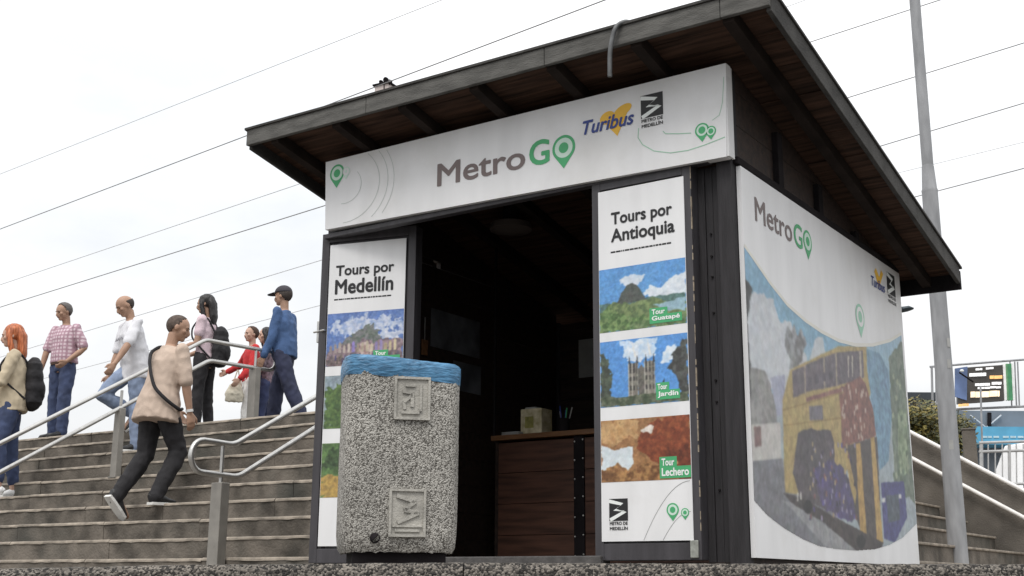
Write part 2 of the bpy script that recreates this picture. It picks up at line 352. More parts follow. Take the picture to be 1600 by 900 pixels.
# the exposed-aggregate wall in front: its top falls a little to the left, cast in three lengths with open joints
def ledge_z(x): return float(np.interp(x, [-2.6, -1.9, -1.15, -0.73, -.22, .85, 1.9, 2.6], [-.040, -.020, .0005, .006, .014, .0165, .021, .0215]))
wall = bpy.data.objects.new('retaining_wall', None); COL.objects.link(wall); tag(wall, kind='structure')
for a, b in ((-9, -2.9), (-2.888, -0.165), (-0.161, 0.888), (0.891, 3.6), (3.612, 9)):
    bm = bmesh.new(); n = max(2, int((b-a)*45)); rnd = random.Random(int(a*100)); cols = []
    for i in range(n+1):
        x = a+(b-a)*i/n; z = ledge_z(x); e = [rnd.uniform(-.003, .003) for _ in range(4)]
        cols.append([bm.verts.new(p) for p in ((x, 4.34, -1.66), (x, 4.34+e[0], z-.045), (x, 4.345+e[0], z-.02+e[1]), (x, 4.36+e[2], z-.002+e[3]*.6), (x, 4.40, z+e[2]*.5), (x, 4.62, z+.002), (x, 4.62, -1.66))])
    for A, B in zip(cols, cols[1:]):
        for k in range(len(A)-1): bm.faces.new((A[k], B[k], B[k+1], A[k+1]))
    bm.faces.new(cols[0]); bm.faces.new(cols[-1][::-1])
    bmesh.ops.recalc_face_normals(bm, faces=bm.faces)
    obj('cast_block', bm, M['agg2'], wall)

# ------------------------------------------------------------------ stairs up to the left
SY0, TR, RI, H0 = 6.1581-float(CORNER@EY), .2716, .165, -.0496
def step_y(i): return SY0 + i*TR
def step_z(i): return H0 + i*RI
def make_stairs():
    root = thing('stairs', None, None, (0, 0, 0), kind='structure')
    rnd = random.Random(11)
    for i in range(1, 11):
        y, z = step_y(i), step_z(i)
        # core of the step, then the cast blocks of its front with open joints between
        core = obj('step', boxm((-17, y+.035, z-RI-.02), (-2.93, y+(TR+.04 if i < 10 else 9), z-.004)), M['step'], root)
        x = -2.94-rnd.uniform(0, 1.2); edge = -2.94
        cuts = [-2.94]
        while x > -16.8: cuts.append(x); x -= rnd.uniform(1.05, 1.4)
        cuts.append(-17)
        for a, b in zip(cuts[1:], cuts[:-1]):
            dy, dz = rnd.uniform(-.004, .004), rnd.uniform(-.004, .003)
            bm = bmesh.new(); g = .002
            # riser leaning back a little under a rounded, chipped nosing
            nseg = max(3, int((b-a)/.09)); cols = []
            for k in range(nseg+1):
                xx = a+g+(b-a-2*g)*k/nseg; e = rnd.uniform(-.005, .005); c = rnd.uniform(-.006, .003)
                pr = [(xx, y+.008+dy, z-RI+.001), (xx, y+.004+dy, z-.034+dz), (xx, y-.004+dy+e, z-.022+dz+c), (xx, y+dy+e, z-.008+dz+c), (xx, y+.014+dy+e*.5, z+dz), (xx, y+.12, z), (xx, y+.12, z-RI+.001)]
                cols.append([bm.verts.new(p) for p in pr])
            for A, B in zip(cols, cols[1:]):
                for q in range(6):
                    f = bm.faces.new((A[q], B[q], B[q+1], A[q+1])); f.material_index = 1 if q in (2, 3) else 0
                f = bm.faces.new((A[6], B[6], B[0], A[0]))
            bm.faces.new(cols[0]); bm.faces.new(cols[-1][::-1]); bmesh.ops.recalc_face_normals(bm, faces=bm.faces)
            obj('cast_block', bm, [M['step'], M['nosing']], core)
    obj('landing', boxm((-17, step_y(10)+.3, -.05), (-2.7, step_y(10)+14, step_z(10)-.006)), M['plaza'], root)
make_stairs()

# ------------------------------------------------------------------ double-tube handrails
def rail_tube(bm, pts, r=.022): tube(bm, pts, r, 12)
def arc(c, r, a0, a1, n=12):
    return [(0, c[0]+r*math.cos(a0+(a1-a0)*k/n), c[1]+r*math.sin(a0+(a1-a0)*k/n)) for k in range(n+1)]
def fillet(pts, r=.06, n=5):
    """round the corners of a path"""
    o = [Vector(pts[0])]
    for a, b, c in zip(pts, pts[1:], pts[2:]):
        a, b, c = Vector(a), Vector(b), Vector(c); d1 = (a-b).normalized()*min(r, (a-b).length*.45); d2 = (c-b).normalized()*min(r, (c-b).length*.45)
        for k in range(n+1):
            t = k/n; o.append((b+d1)*(1-t)**2 + b*2*t*(1-t) + (b+d2)*t*t)
    o.append(Vector(pts[-1])); return o
def handrail(label, x, upper, lower, loop, posts):
    t = thing('handrail', label, 'handrail', (x, 0, 0), group='steel handrails on the stairs')
    cy, cz, r, right = loop
    a = [(0, cy+r*math.cos(q)*.95, cz+r*math.sin(q)) for q in ([math.pi/2 - math.pi*k/12 for k in range(13)] if right else [math.pi/2 + math.pi*k/12 for k in range(13)])]
    path = fillet(upper) + [Vector(p) for p in a] + fillet(lower)
    bm = bmesh.new(); rail_tube(bm, path); obj('rail_tube', bm, M['steel'], t, smooth=True)
    for y, zb, zt, zmid, w in posts:
        bm = boxm((-w/2, y-w*.38, zb), (w/2, y+w*.38, zmid)); obj('post', bm, M['post'], t, bevel=.006)
        bm = bmesh.new(); tube(bm, [(0, y, zmid-.01), (0, y, zt)], .015, 10); o = obj('stem', bm, M['steel'], t, smooth=True)
        bm = boxm((-w*.62, y-w*.5, zb), (w*.62, y+w*.5, zb+.012)); obj('base_plate', bm, M['post'], t)
    return t
X1, X2 = -7.603, -4.511
sl_ = .577
handrail('double steel handrail rising behind the climbing man, with a loop at its top end', X1,
         [(0, -.9, 1.146-.577*1.844), (0, 3.275, 2.492), (0, 4.21, 2.515)], [(0, 4.25, 2.30), (0, 3.339, 2.275), (0, -.9, .889-.586*1.874)],
         (4.23, 2.4075, .1075, True),
         [(4.02, step_z(10)-.01, 2.50, 2.29, .11), (2.23, step_z(6)-.01, 1.80, 1.62, .09), (.25, PZ, .72, .50, .11)])
handrail('double steel handrail with a looped lower end beside the kiosk door', X2,
         [(0, 4.6, 3.00), (0, .885, .952), (0, .585, .958)], [(0, .60, .722), (0, .945, .714), (0, 4.7, 2.83)],
         (.585, .84, .1175, False),
         [(.775, PZ, .945, .66, .112), (3.9, step_z(10)-.01, 2.6, 2.36, .112)])

# ------------------------------------------------------------------ stairs and wall at the right, behind the kiosk
rs = thing('side_stairs', None, None, (0, 0, 0), kind='structure')
for k in range(0, 11):
    z = -.05 + (k+1)*RI; x = -.10 - k*.272
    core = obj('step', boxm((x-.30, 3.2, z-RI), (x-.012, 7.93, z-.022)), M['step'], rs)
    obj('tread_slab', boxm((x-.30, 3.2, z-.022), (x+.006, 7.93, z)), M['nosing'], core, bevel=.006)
bw = 8.0
def wall_top(x): return 1.60 - .606*(x+1.49) if x > -1.55 else 1.636
bm = prism([(-4, bw, PZ), (1.35, bw, PZ), (1.35, bw, PZ+.02), (1.2, bw, wall_top(1.2)), (-1.55, bw, 1.636), (-4, bw, 1.636)], (0, .22, 0))
w = obj('concrete_wall', bm, M['conc'], None); w.location = wld((0, 0, 0)); w.rotation_euler = (0, 0, RZ)
tag(w, 'stained concrete wall sloping down beside the side stairs at the right', 'wall')
def slope_pts(dz, dy, x0=-2.6, x1=1.25): return [(x, bw-dy, wall_top(x)+dz) for x in (x0, -1.55, x1)]
t = thing('handrail', 'pair of pale handrails running down along the concrete wall at the right', 'handrail', (0, 0, 0), group='steel handrails on the stairs')
M['palerail'] = mat('pale_painted_rail', (0.72, 0.70, 0.67), 0.45, 0.1, 15)
for dz in (.012, -.275):
    bm = bmesh.new(); tube(bm, slope_pts(dz, .07), .022, 10); obj('rail_tube', bm, M['palerail'], t, smooth=True)
for x in (-1.9, -1.0, -.1, .8):
    bm = bmesh.new()
    for dz in (0, -.285): tube(bm, [(x, bw+.01, wall_top(x)+dz-.05), (x, bw-.07, wall_top(x)+dz-.05), (x, bw-.07, wall_top(x)+dz)], .009, 6)
    obj('bracket', bm, M['palerail'], t)
p0 = onY(1441, 803, bw)
wb = thing('wall_box', 'small square recessed box with a pale rim on the concrete wall', 'wall box', (p0[0], bw, p0[2]))
bm = bmesh.new()
for a, b in (((-.075, -.04, -.075), (.075, 0, -.060)), ((-.075, -.04, .060), (.075, 0, .075)), ((-.075, -.04, -.06), (-.06, 0, .06)), ((.06, -.04, -.06), (.075, 0, .06))): box(bm, a, b)
obj('rim', bm, M['conc'], wb); obj('back_plate', boxm((-.06, -.008, -.06), (.06, -.002, .06)), M['rafter'], wb)

# ------------------------------------------------------------------ kiosk
K = thing('kiosk', 'dark timber ticket kiosk with a sloping roof and open double doors', 'kiosk', (0, 0, 0))
KW, KD = 2.81, 2.76
def rz_(y): return 2.60 - .212*y                      # underside of the roof
obj('base_frame', boxm((-KW, 0, PZ), (0, KD, .03)), M['black'], K)
obj('floor', boxm((-KW+.03, .03, .03), (-.03, KD-.03, .05)), M['wood'], K)
thr = obj('threshold', boxm((-2.1, -.075, .035), (-.76, .03, .085)), mat('worn_threshold', (.07, .066, .064), .6, .35, 14, .3, 50), K, bevel=.006)
obj('threshold_strip', boxm((-2.1, -.082, .022), (-.80, -.072, .036)), M['steel'], thr)
def side_wall(x0, x1, name='wall', gap=None):
    base = None; z = .05; first = True; h = .19
    rows = []
    while z < 2.7: rows.append((z, z+h)); z += h
    for z0, z1 in rows:
        segs = [(0.085, KD-.06)]
        if gap and z0 < gap[2] < z1:
            rows2 = [(z0, gap[2]), (gap[2], gap[3]), (gap[3], z1)]
        else: rows2 = [(z0, z1)]
        for q0, q1 in rows2:
            ss = [(0.085, gap[0]), (gap[1], KD-.06)] if gap and abs(q0-gap[2]) < 1e-6 else segs
            for y0, y1 in ss:
                # top trimmed to the roof slope
                zt0, zt1 = min(q1-.003, rz_(y0)+.064), min(q1-.003, rz_(y1)+.064)
                if zt0 <= q0: continue
                if zt1 <= q0: y1 = (2.664-q0)/.212-.001; zt1 = q0+.0005
                if y1 <= y0: continue
                pl_ = [(x0, y0, q0), (x0, y1, q0), (x0, y1, zt1)]
                yk = (2.664-(q1-.003))/.212                       # where the roof line crosses the top of this row
                if y0+.01 < yk < y1-.01: pl_.append((x0, yk, q1-.003))
                pl_.append((x0, y0, zt0)); bm = prism(pl_, (x1-x0, 0, 0))
                o = obj('plank', bm, M['wood'], base or K)
                if base is None: o.name = name; base = o
    return base
side_wall(-.05, -.012)
side_wall(-KW+.012, -KW+.05, gap=(1.05, 1.135, 2.143, 2.19))
wb_ = None
z = .05
while z < 2.0:
    o = obj('plank', boxm((-KW+.06, KD-.05, z), (-.06, KD-.015, min(z+.187, rz_(KD)-.01))), M['wood'], wb_ or K)
    if wb_ is None: o.name = 'wall'; wb_ = o
    z += .19
# posts
for x0, x1, y0, y1 in ((-.075, .008, -.012, .085), (-KW, -KW+.08, 0, .085), (-.08, .006, KD-.06, KD+.004), (-KW, -KW+.08, KD-.06, KD+.004)):
    bm = bmesh.new(); top0, top1 = rz_(y0)-.004, rz_(y1)-.004
    vs = box(bm, (x0, y0, PZ+.02), (x1, y1, top0))
    for v in bm.verts:
        if v.co.z > 1: v.co.z = rz_(v.co.y)-.004
    bmesh.ops.recalc_face_normals(bm, faces=bm.faces); obj('corner_post', bm, M['black'], K, bevel=.004)
# front header behind the sign, thin trim under it, trim over the side banner
obj('header_beam', boxm((-KW+.08, 0.0, 2.118), (-.075, .06, 2.585)), M['black'], K)
obj('header_trim', boxm((-2.79, -.055, 2.085), (-.10, -.002, 2.116)), M['char'], K, bevel=.004)
obj('side_trim', boxm((.008, .02, 2.075), (.036, KD, 2.115)), M['rafter'], K, bevel=.004)
for y in (.62, 1.25, 1.9): obj('wall_stud', boxm((-.012, y, 2.116), (.022, y+.07, rz_(y+.07)-.01)), M['rafter'], K)
# boards between the right door and the corner post, with screws
for i, (a, b) in enumerate(((-.205, -.165), (-.163, -.121), (-.119, -.077))):
    pl = obj('plank', boxm((a, .03+.004*(i == 1), .03), (b, .06, 2.09)), M['black'], K, bevel=.003)
    for zz in ((1.72, 1.60, 1.49, 1.30, .95, .84, .4) if i > 0 else ()):
        bm = bmesh.new(); tube(bm, [((a+b)/2+.006*i, .024, zz), ((a+b)/2+.006*i, .034, zz)], .006, 8); obj('screw', bm, M['rafter'], pl)

# doors --------------------------------------------------------------
def door(label, x_hinge, width, z0, z1, rot, thick=.10, sgn=1, y=-.05):
    d = bpy.data.objects.new('door', None); COL.objects.link(d); d.parent = K; d.location = (x_hinge, y, 0); d.rotation_euler = (0, 0, rot)
    if label: d['label'] = label
    fw = .052
    for a, b in (((0, 0, z0), (fw, thick, z1)), ((width-fw, 0, z0), (width, thick, z1)), ((fw, 0, z1-fw*1.15), (width-fw, thick, z1)), ((fw, 0, z0), (width-fw, thick, z0+.085))):
        obj('door_frame', boxm((a[0], a[1]+.0006*(a[0] == fw), a[2]), (b[0], b[1], b[2])), M['char'], d, bevel=.003)
    obj('door_panel', boxm((fw, .018, z0+.085), (width-fw, thick-.02, z1-fw*1.15)), M['char'], d)
    return d
# right door: stands flat at the front, left door: hinged at the left corner and swung inward
RD0, RD1 = -.805, -.205
dr = door('right door standing flat against the front', RD0, RD1-RD0, .06, 2.105, 0)
bm = bmesh.new(); rnd = random.Random(4)
for k in range(34):
    z = .2+k*.055; ww = rnd.uniform(.002, .009)
    if rnd.random() < .75: box(bm, (RD1-RD0-.001-ww*.3, -.0012, z), (RD1-RD0+.0012, ww, z+rnd.uniform(.02, .07)))
bmesh.ops.recalc_face_normals(bm, faces=bm.faces)
tag(obj('chipped_edge', bm, mat('bare_chipped_timber', (.30, .25, .19), .9, .4, 30), dr), kind='stuff')
obj('foot_bolt', boxm((RD1-RD0-.055, -.014, .07), (RD1-RD0-.012, -.001, .155)), mat('old_zinc', (.30, .31, .28), .55, .35, 30, metal=.4), dr, bevel=.004)
LA = math.atan2(.16, .64); LWD = .662
dl = door('left door hinged at the corner and swung a little inward', -2.822, LWD, .055, 2.125, LA, y=-.035)
lt = obj('latch', boxm((-.026, .02, 1.42), (-.002, .06, 1.56)), M['steel'], dl, bevel=.004)
bm = bmesh.new(); tube(bm, [(-.05, .03, 1.49), (.05, -.012, 1.49)], .007, 8); obj('latch_bar', bm, M['steel'], lt)

# roof ---------------------------------------------------------------
RA, RB, RC, RE = .396, .386, .407, 2.928+.02       # overhangs: front, left, right, and the back edge
x0, x1 = -KW-RB, RC
roof = obj('roof', prism([(x0-.01, -RA-.01, rz_(-RA)+.118), (x1+.01, -RA-.01, rz_(-RA)+.118), (x1+.01, RE+.01, rz_(RE)+.118), (x0-.01, RE+.01, rz_(RE)+.118)], (0, 0, .014)), M['felt'], K)
y = -RA+.03; i = 0; rnd = random.Random(5)
while y < RE-.03:                                   # deck planks, running across
    y1 = min(y+.137, RE-.03); dz = rnd.uniform(0, .005)
    bm = prism([(x0+.03, y, rz_(y)+.072+dz), (x1-.03, y, rz_(y)+.072+dz), (x1-.03, y1, rz_(y1)+.072+dz), (x0+.03, y1, rz_(y1)+.072+dz)], (0, 0, .03))
    obj('plank', bm, M['soffit'], roof); y += .141
n = 7
for k in range(n):                                  # rafters
    x = x0+.20+(x1-x0-.40-.06)*k/(n-1)
    bm = prism([(x, -RA+.032, rz_(-RA+.032)), (x, RE-.032, rz_(RE-.032)), (x, RE-.032, rz_(RE-.032)+.071), (x, -RA+.032, rz_(-RA+.032)+.071)], (.062, 0, 0))
    obj('rafter', bm, M['roof_beam'], roof)
def fascia(a, b, dz0=-.004, dz1=.116, t=.028):
    a2, b2 = Vector(a), Vector(b)
    out = Vector(((b2-a2).y, -(b2-a2).x, 0)).normalized()*t
    return prism([(a2.x, a2.y, rz_(a2.y)+dz0), (b2.x, b2.y, rz_(b2.y)+dz0), (b2.x, b2.y, rz_(b2.y)+dz1), (a2.x, a2.y, rz_(a2.y)+dz1)], -out)
cuts = [x0, x0+1.02, x0+2.3, x1-.26, x1]
for a, b in zip(cuts, cuts[1:]): obj('fascia_board', fascia((a+.0015, -RA), (b-.0015, -RA), .012, .116), M['fascia'], roof, bevel=.004)
for a, b in zip((x0, x0+1.6), (x0+1.6, x1)): obj('fascia_board', fascia((b-.001, RE), (a+.001, RE), -.03, .10), M['rafter'], roof)
obj('fascia_board', fascia((x1, -RA+.030), (x1, RE-.030), -.0, .117), M['felt'], roof, bevel=.004)
obj('fascia_board', fascia((x0, RE-.030), (x0, -RA+.030), -.0, .117), M['felt'], roof, bevel=.004)
# bent steel bracket hooked over the front edge
hx = onY(958, 80, -RA)[0]; zt = rz_(-RA)+.118
bm = bmesh.new(); tube(bm, fillet([(hx-.005, -RA-.030, zt-.285), (hx, -RA-.035, zt-.14), (hx+.03, -RA-.03, zt-.01), (hx+.075, -RA+.01, zt+.028), (hx+.10, -RA+.07, zt+.012)], .05), .0125, 10)
hb = obj('hook_bracket', bm, mat('dull_bracket_steel', (.12, .123, .125), .5, .3, 20, metal=.3), K, smooth=True)
obj('bracket_plate', boxm((hx+.085, -RA+.055, zt+.012), (hx+.125, -RA+.10, zt+.04)), M['rafter'], hb)

# ------------------------------------------------------------------ header sign
SOFF = -.082
sg = thing('header_sign', 'long white header sign printed with MetroGO over the kiosk doorway', 'sign', (0, 0, 0))
c4 = [onY(508, 359, SOFF), onY(1135, 244.5, SOFF), onY(1134, 98.5, SOFF), onY(509, 253.5, SOFF)]
bm = prism([tuple(c) for c in c4], (0, .055, 0)); obj('sign_board', bm, M['white'], sg)
bm = bmesh.new(); box(bm, (c4[1][0]+.001, SOFF+.006, c4[1][2]+.004), (c4[1][0]+.014, SOFF+.075, c4[2][2]-.004)); bmesh.ops.recalc_face_normals(bm, faces=bm.faces)
obj('sign_frame', bm, M['white_edge'], sg)
SF = Face((0, SOFF, 0), (1, 0, 0))
def A(x, y): q = onY(x, y, SOFF); return q[0], q[2]
def fit_text(face, fn, s, left, right, top, bottom, m, parent, **k):
    """left/right/top/bottom: photo pixels on the face; keeps the slight tilt of the print"""
    a0, _ = fn(*left); a1, _ = fn(*right); _, b0 = fn(*bottom); _, b1 = fn(*top)
    return text(face, s, a0, b0, a1, b1, m, parent, **k)
mL, mB = A(683, 291.5); _, mT = A(683, 257); oR, _ = A(821, 240)
text(SF, 'Metro', mL, mB-.004, oR, mT, M['grey_ink'], sg, bold=.016)
gL, _ = A(827, 240); gR, _ = A(859, 251); _, gB = A(843, 258); _, gT = A(843, 218.5)
text(SF, 'G', gL, gB, gR, gT, M['green'], sg, bold=.022)
pa, pb = A(881, 231); pr = A(899, 231)[0]-pa
pin(SF, pa, pb, pr, sg, M['green'], M['pale_green'])
# heart and bus company name
ha, hb_ = A(962, 187)
bm = bmesh.new()
for (dx, dz, a, b, r) in ((-.052, .022, .05, .036, .5), (.045, .045, .062, .030, .5)):
    poly(bm, [SF.p(ha+dx+a*math.cos(q)*math.cos(r)-b*math.sin(q)*math.sin(r), hb_+dz+a*math.cos(q)*math.sin(r)*.8+b*math.sin(q)*math.cos(r), .0016+dx*.002) for q in [2*math.pi*k/24 for k in range(24)]])
poly(bm, [SF.p(ha-.10, hb_+.03, .0013), SF.p(ha+.01, hb_-.098, .0013), SF.p(ha+.085, hb_+.05, .0013), SF.p(ha-.01, hb_+.02, .0013)])
obj('heart_logo', bm, M['yellow_ink'], sg)
tL, tB = A(911, 207); tR, tT = A(991, 178)
text(SF, 'Turibus', tL, A(950, 203)[1], tR, A(950, 181)[1], M['navy_ink'], sg, bold=.022, shear=.28, h=.0034)
za0, _ = A(1001.5, 170); za1, zt1 = A(1035.5, 141); _, zb1 = A(1018, 198)
zig_logo(SF, za0, zb1, za1, zt1-.005, sg)
for px, py, rr in ((1097, 203.5, 11), (1111, 205, 8)):
    a, b = A(px, py); pin(SF, a, b, A(px+rr, py)[0]-a, sg, M['green'], M['pale_green'], dot=.5)
a, b = A(527, 271); pin(SF, a, b, A(538, 271)[0]-a, sg, M['green'], M['pale_green'], dot=.45)
a, b = A(541, 268); pin(SF, a, b, A(547, 268)[0]-a, sg, M['pale_green'], M['white'], dot=.3)
bm = bmesh.new()
ribbon(bm, [SF.p(*A(*q), .0012) for q in ((998, 200), (997, 215), (1004, 226), (1022, 236), (1048, 239), (1075, 235), (1100, 227), (1133, 214))], .005, SF.n)
ribbon(bm, [SF.p(*A(*q), .0012) for q in ((1036, 205), (1040, 209), (1060, 209), (1080, 208))], .005, SF.n)
ribbon(bm, [SF.p(*A(*q), .0012) for q in ((1113, 188), (1124, 180), (1129, 160), (1131, 120))], .003, SF.n)
obj('route_line', bm, mat('thin_green_line', lin((150, 190, 165)), .5), sg)
bm = bmesh.new()
for (r, a0, a1) in ((58, -92, 86), (72, -88, 80), (82, -95, 74), (28, -100, 40)):
    pts = []
    for k in range(29):
        q = math.radians(a0+(a1-a0)*k/28); px, py = 538+r*.95*math.cos(q), 290-r*math.sin(q)-.18*r*math.cos(q)
        aa, bb = A(px, py)
        if c4[0][0]+.004 < aa and c4[0][2]+.01 < bb < c4[3][2]-.01: pts.append(SF.p(aa, bb, .0012))
    if len(pts) > 3: ribbon(bm, pts, .004, SF.n)
obj('contour_line', bm, M['line'], sg)

# ------------------------------------------------------------------ side banner
BO = .037
sb = thing('side_banner', 'large white banner with a tour bus picture on the right side of the kiosk', 'banner', (0, 0, 0))
BF = Face((BO, 0, 0), (0, 1, 0))
def B(x, y): q = onX(x, y, BO); return q[1], q[2]
b0, b1, bz0, bz1 = .045, B(1417, 600)[0], .072, 2.068
obj('banner_board', boxm((.012, b0, bz0), (BO, b1, bz1)), M['white'], sb)
def BP(l): return [B(*q) for q in l]
top = [(1160, 383), (1177, 405), (1203, 443), (1230, 477), (1257, 501), (1283, 519), (1310, 533), (1337, 540), (1363, 540), (1390, 533), (1408, 522)]
bot = [(1434, 818), (1410, 840), (1390, 851), (1367, 858), (1338, 860), (1309, 858), (1280, 853), (1254, 842), (1225, 825), (1199, 805), (1170, 781)]
mask = [(min(max(a, b0+.004), b1-.004), b) for a, b in BP(top+bot)]
lay = [
 ((150, 188, 210), BP([(1150, 380), (1440, 500), (1440, 640), (1150, 640)]), .0, .35, (120, 172, 206)),
 ((118, 172, 205), BP([(1150, 370), (1185, 400), (1265, 500), (1330, 535), (1330, 575), (1150, 470)]), .02, .25, (150, 190, 212)),
 ((200, 205, 210), BP([(1165, 462), (1195, 458), (1210, 474), (1216, 500), (1236, 506), (1246, 535), (1262, 560), (1260, 600), (1165, 620)]), .03, .35, (176, 186, 198)),
 ((196, 202, 206), BP([(1264, 560), (1275, 530), (1284, 528), (1292, 560), (1290, 580), (1262, 590)]), .02, .3, (170, 185, 198)),
 ((150, 148, 145), BP([(1166, 575), (1194, 578), (1204, 600), (1213, 650), (1216, 690), (1166, 700)]), .02, .5, (118, 118, 114)),
 ((165, 168, 190), BP([(1203, 590), (1226, 585), (1226, 650), (1214, 650)]), .01, .3, (140, 150, 185)),
 ((118, 118, 116), BP([(1230, 512), (1237, 520), (1240, 508), (1247, 524), (1253, 512), (1259, 540), (1252, 560), (1244, 575), (1236, 580), (1232, 560), (1228, 540)]), .035, .6, (190, 196, 204)),
 ((48, 47, 46), BP([(1150, 436), (1168, 434), (1176, 452), (1171, 470), (1168, 500), (1170, 560), (1173, 640), (1150, 640)]), .03, .5, (110, 112, 112)),
 ((196, 192, 186), BP([(1172, 664), (1219, 660), (1221, 722), (1172, 724)]), .0, .2, (170, 165, 160)),
 ((140, 105, 100), BP([(1178, 668), (1189, 666), (1189, 698), (1179, 698)]), .01, .4, (90, 80, 80)),
 ((118, 120, 126), BP([(1160, 722), (1222, 716), (1228, 752), (1300, 800), (1345, 860), (1280, 870), (1160, 800)]), .0, .3, (138, 140, 146)),
 ((152, 153, 156), BP([(1222, 782), (1242, 787), (1342, 858), (1300, 864)]), .01, .3, (128, 130, 134)),
 ((118, 132, 112), BP([(1388, 560), (1406, 535), (1440, 520), (1440, 790), (1398, 770)]), .03, .7, (86, 106, 88)),
 ((150, 170, 130), BP([(1402, 640), (1416, 640), (1420, 740), (1404, 740)]), .02, .8, (96, 118, 84)),
 ((186, 158, 92), BP([(1222, 626), (1234, 578), (1278, 556), (1310, 541), (1352, 541), (1364, 560), (1364, 600), (1330, 720), (1300, 780), (1226, 770)]), .005, .3, (160, 136, 88)),
 ((112, 100, 108), BP([(1237, 580), (1279, 561), (1310, 550), (1348, 548), (1350, 590), (1308, 603), (1262, 612), (1239, 622)]), .004, .45, (92, 84, 92)),
 ((168, 150, 128), BP([(1256, 571), (1258, 570), (1259, 616), (1257, 616)]), 0),
 ((168, 150, 128), BP([(1286, 559), (1288, 558), (1289, 608), (1287, 608)]), 0),
 ((172, 156, 130), BP([(1305, 552), (1307, 552), (1308, 604), (1306, 604)]), 0),
 ((184, 170, 150), BP([(1342, 549), (1345, 549), (1347, 600), (1344, 600)]), 0),
 ((112, 106, 116), BP([(1264, 635), (1285, 633), (1286, 656), (1265, 657)]), 0, .3, (150, 150, 160)),
 ((140, 86, 80), BP([(1259, 622), (1312, 606), (1314, 613), (1260, 628)]), .004, .5, (170, 140, 110)),
 ((86, 79, 84), BP([(1246, 676), (1258, 670), (1297, 672), (1303, 690), (1306, 760), (1300, 800), (1250, 780), (1238, 740)]), .012, .4, (104, 94, 98)),
 ((88, 76, 128), BP([(1270, 738), (1300, 716), (1322, 740), (1342, 800), (1330, 815), (1282, 792)]), .03, .65, (82, 74, 86)),
 ((146, 92, 78), BP([(1311, 606), (1344, 588), (1352, 600), (1364, 640), (1370, 682), (1344, 690), (1316, 700)]), .012, .5, (112, 70, 66)),
 ((112, 158, 186), BP([(1353, 545), (1374, 552), (1388, 580), (1393, 650), (1388, 720), (1374, 735), (1364, 640), (1356, 590)]), .008, .5, (88, 120, 158)),
 ((84, 76, 72), BP([(1318, 698), (1370, 682), (1378, 850), (1352, 850), (1338, 810)]), .004, .3, (100, 90, 84)),
 ((192, 158, 88), BP([(1319, 706), (1324, 704), (1338, 770), (1336, 790), (1328, 760)]), .003, .2),
 ((200, 156, 78), BP([(1337, 694), (1344, 692), (1350, 780), (1354, 836), (1344, 832), (1340, 770)]), .003, .2),
 ((202, 162, 84), BP([(1360, 684), (1366, 682), (1374, 780), (1380, 850), (1370, 852), (1366, 780)]), .003, .2),
 ((66, 66, 128), BP([(1376, 754), (1412, 752), (1417, 808), (1398, 848), (1381, 842)]), .006, .5, (90, 96, 150)),
 ((72, 84, 98), BP([(1384, 775), (1404, 772), (1406, 812), (1388, 818)]), .006, .4, (110, 118, 130)),
 ((70, 64, 64), BP([(1223, 770), (1248, 776), (1300, 806), (1380, 848), (1374, 862), (1340, 862), (1286, 816), (1236, 786)]), .006, .4, (92, 82, 76)),
]
rnd = random.Random(9)
for k in range(34):
    px, py = rnd.uniform(1314, 1366), rnd.uniform(600, 685)
    if px > 1352 and py < 640: continue
    lay.append(((196, 168, 150), BP([(px, py), (px+2, py-1), (px+2.4, py+7), (px+.4, py+8)]), .002))
for k in range(70):
    px, py = rnd.uniform(1262, 1338), rnd.uniform(690, 806); lay.append((rnd.choice([(150, 140, 170), (140, 90, 90), (90, 80, 160), (70, 60, 90), (176, 150, 110), (60, 56, 62)]), BP([(px, py), (px+2, py), (px+2.5, py+8), (px, py+7)]), .003))
for px, py in ((1245, 770), (1250, 768)): lay.append(((210, 206, 198), BP([(px, py), (px+2, py), (px+2, py+13), (px, py+13)]), 0))
for k in range(30):                                   # leaves, people and small fittings of the printed street
    px, py = rnd.uniform(1392, 1420), rnd.uniform(570, 745); lay.append((rnd.choice([(86, 106, 78), (150, 164, 130), (104, 124, 100)]), BP([(px, py), (px+3, py-4), (px+4, py+5), (px+1, py+8)]), .01))
for (xa, ya, xb, yb) in ((1223, 640, 1318, 612), (1224, 664, 1316, 652)): lay.append(((150, 120, 62), BP([(xa, ya), (xb, yb), (xb, yb+1.8), (xa, ya+1.8)]), 0))
for (px, py, ww, hh) in ((1378, 778, 5, 7), (1404, 772, 4, 7)): lay.append(((206, 208, 206), BP([(px, py), (px+ww, py), (px+ww, py+hh), (px, py+hh)]), 0))
for (px, py) in ((1262, 792), (1345, 846)): lay.append(((44, 42, 44), BP([(px+7*math.cos(q), py+11*math.sin(q)) for q in [k*math.pi/8 for k in range(16)]]), 0))
for k in range(6): lay.append(((206, 196, 176), BP([(1324+k*6.2, 556-k*.4), (1326+k*6.2, 556-k*.4), (1326+k*6.2, 590-k*1.2), (1325+k*6.2, 590-k*1.2)]), 0) if k < 2 else ((96, 90, 100), BP([(1240+k*11, 596-k*3), (1246+k*11, 594-k*3), (1246+k*11, 607-k*3), (1240+k*11, 609-k*3)]), 0, .3))
def fade(c): g = sum(c)/3; return tuple(int((v*.76+g*.24)*.93+2) for v in c)  # greys the inks: sun bleaching plus reflection haze painted into the print
def faded_hazy(l): return [((fade(q[0]),)+tuple(q[1:4])+((fade(q[4]),) if len(q) > 4 and q[4] else ())) for q in l]
picture('bus_picture', BF, b0+.004, .10, b1-.004, 1.72, 380, 460, faded_hazy(lay), (150, 160, 165), sb, mask=mask, nscale=11, amp=.08, blur=4, grain=.26)
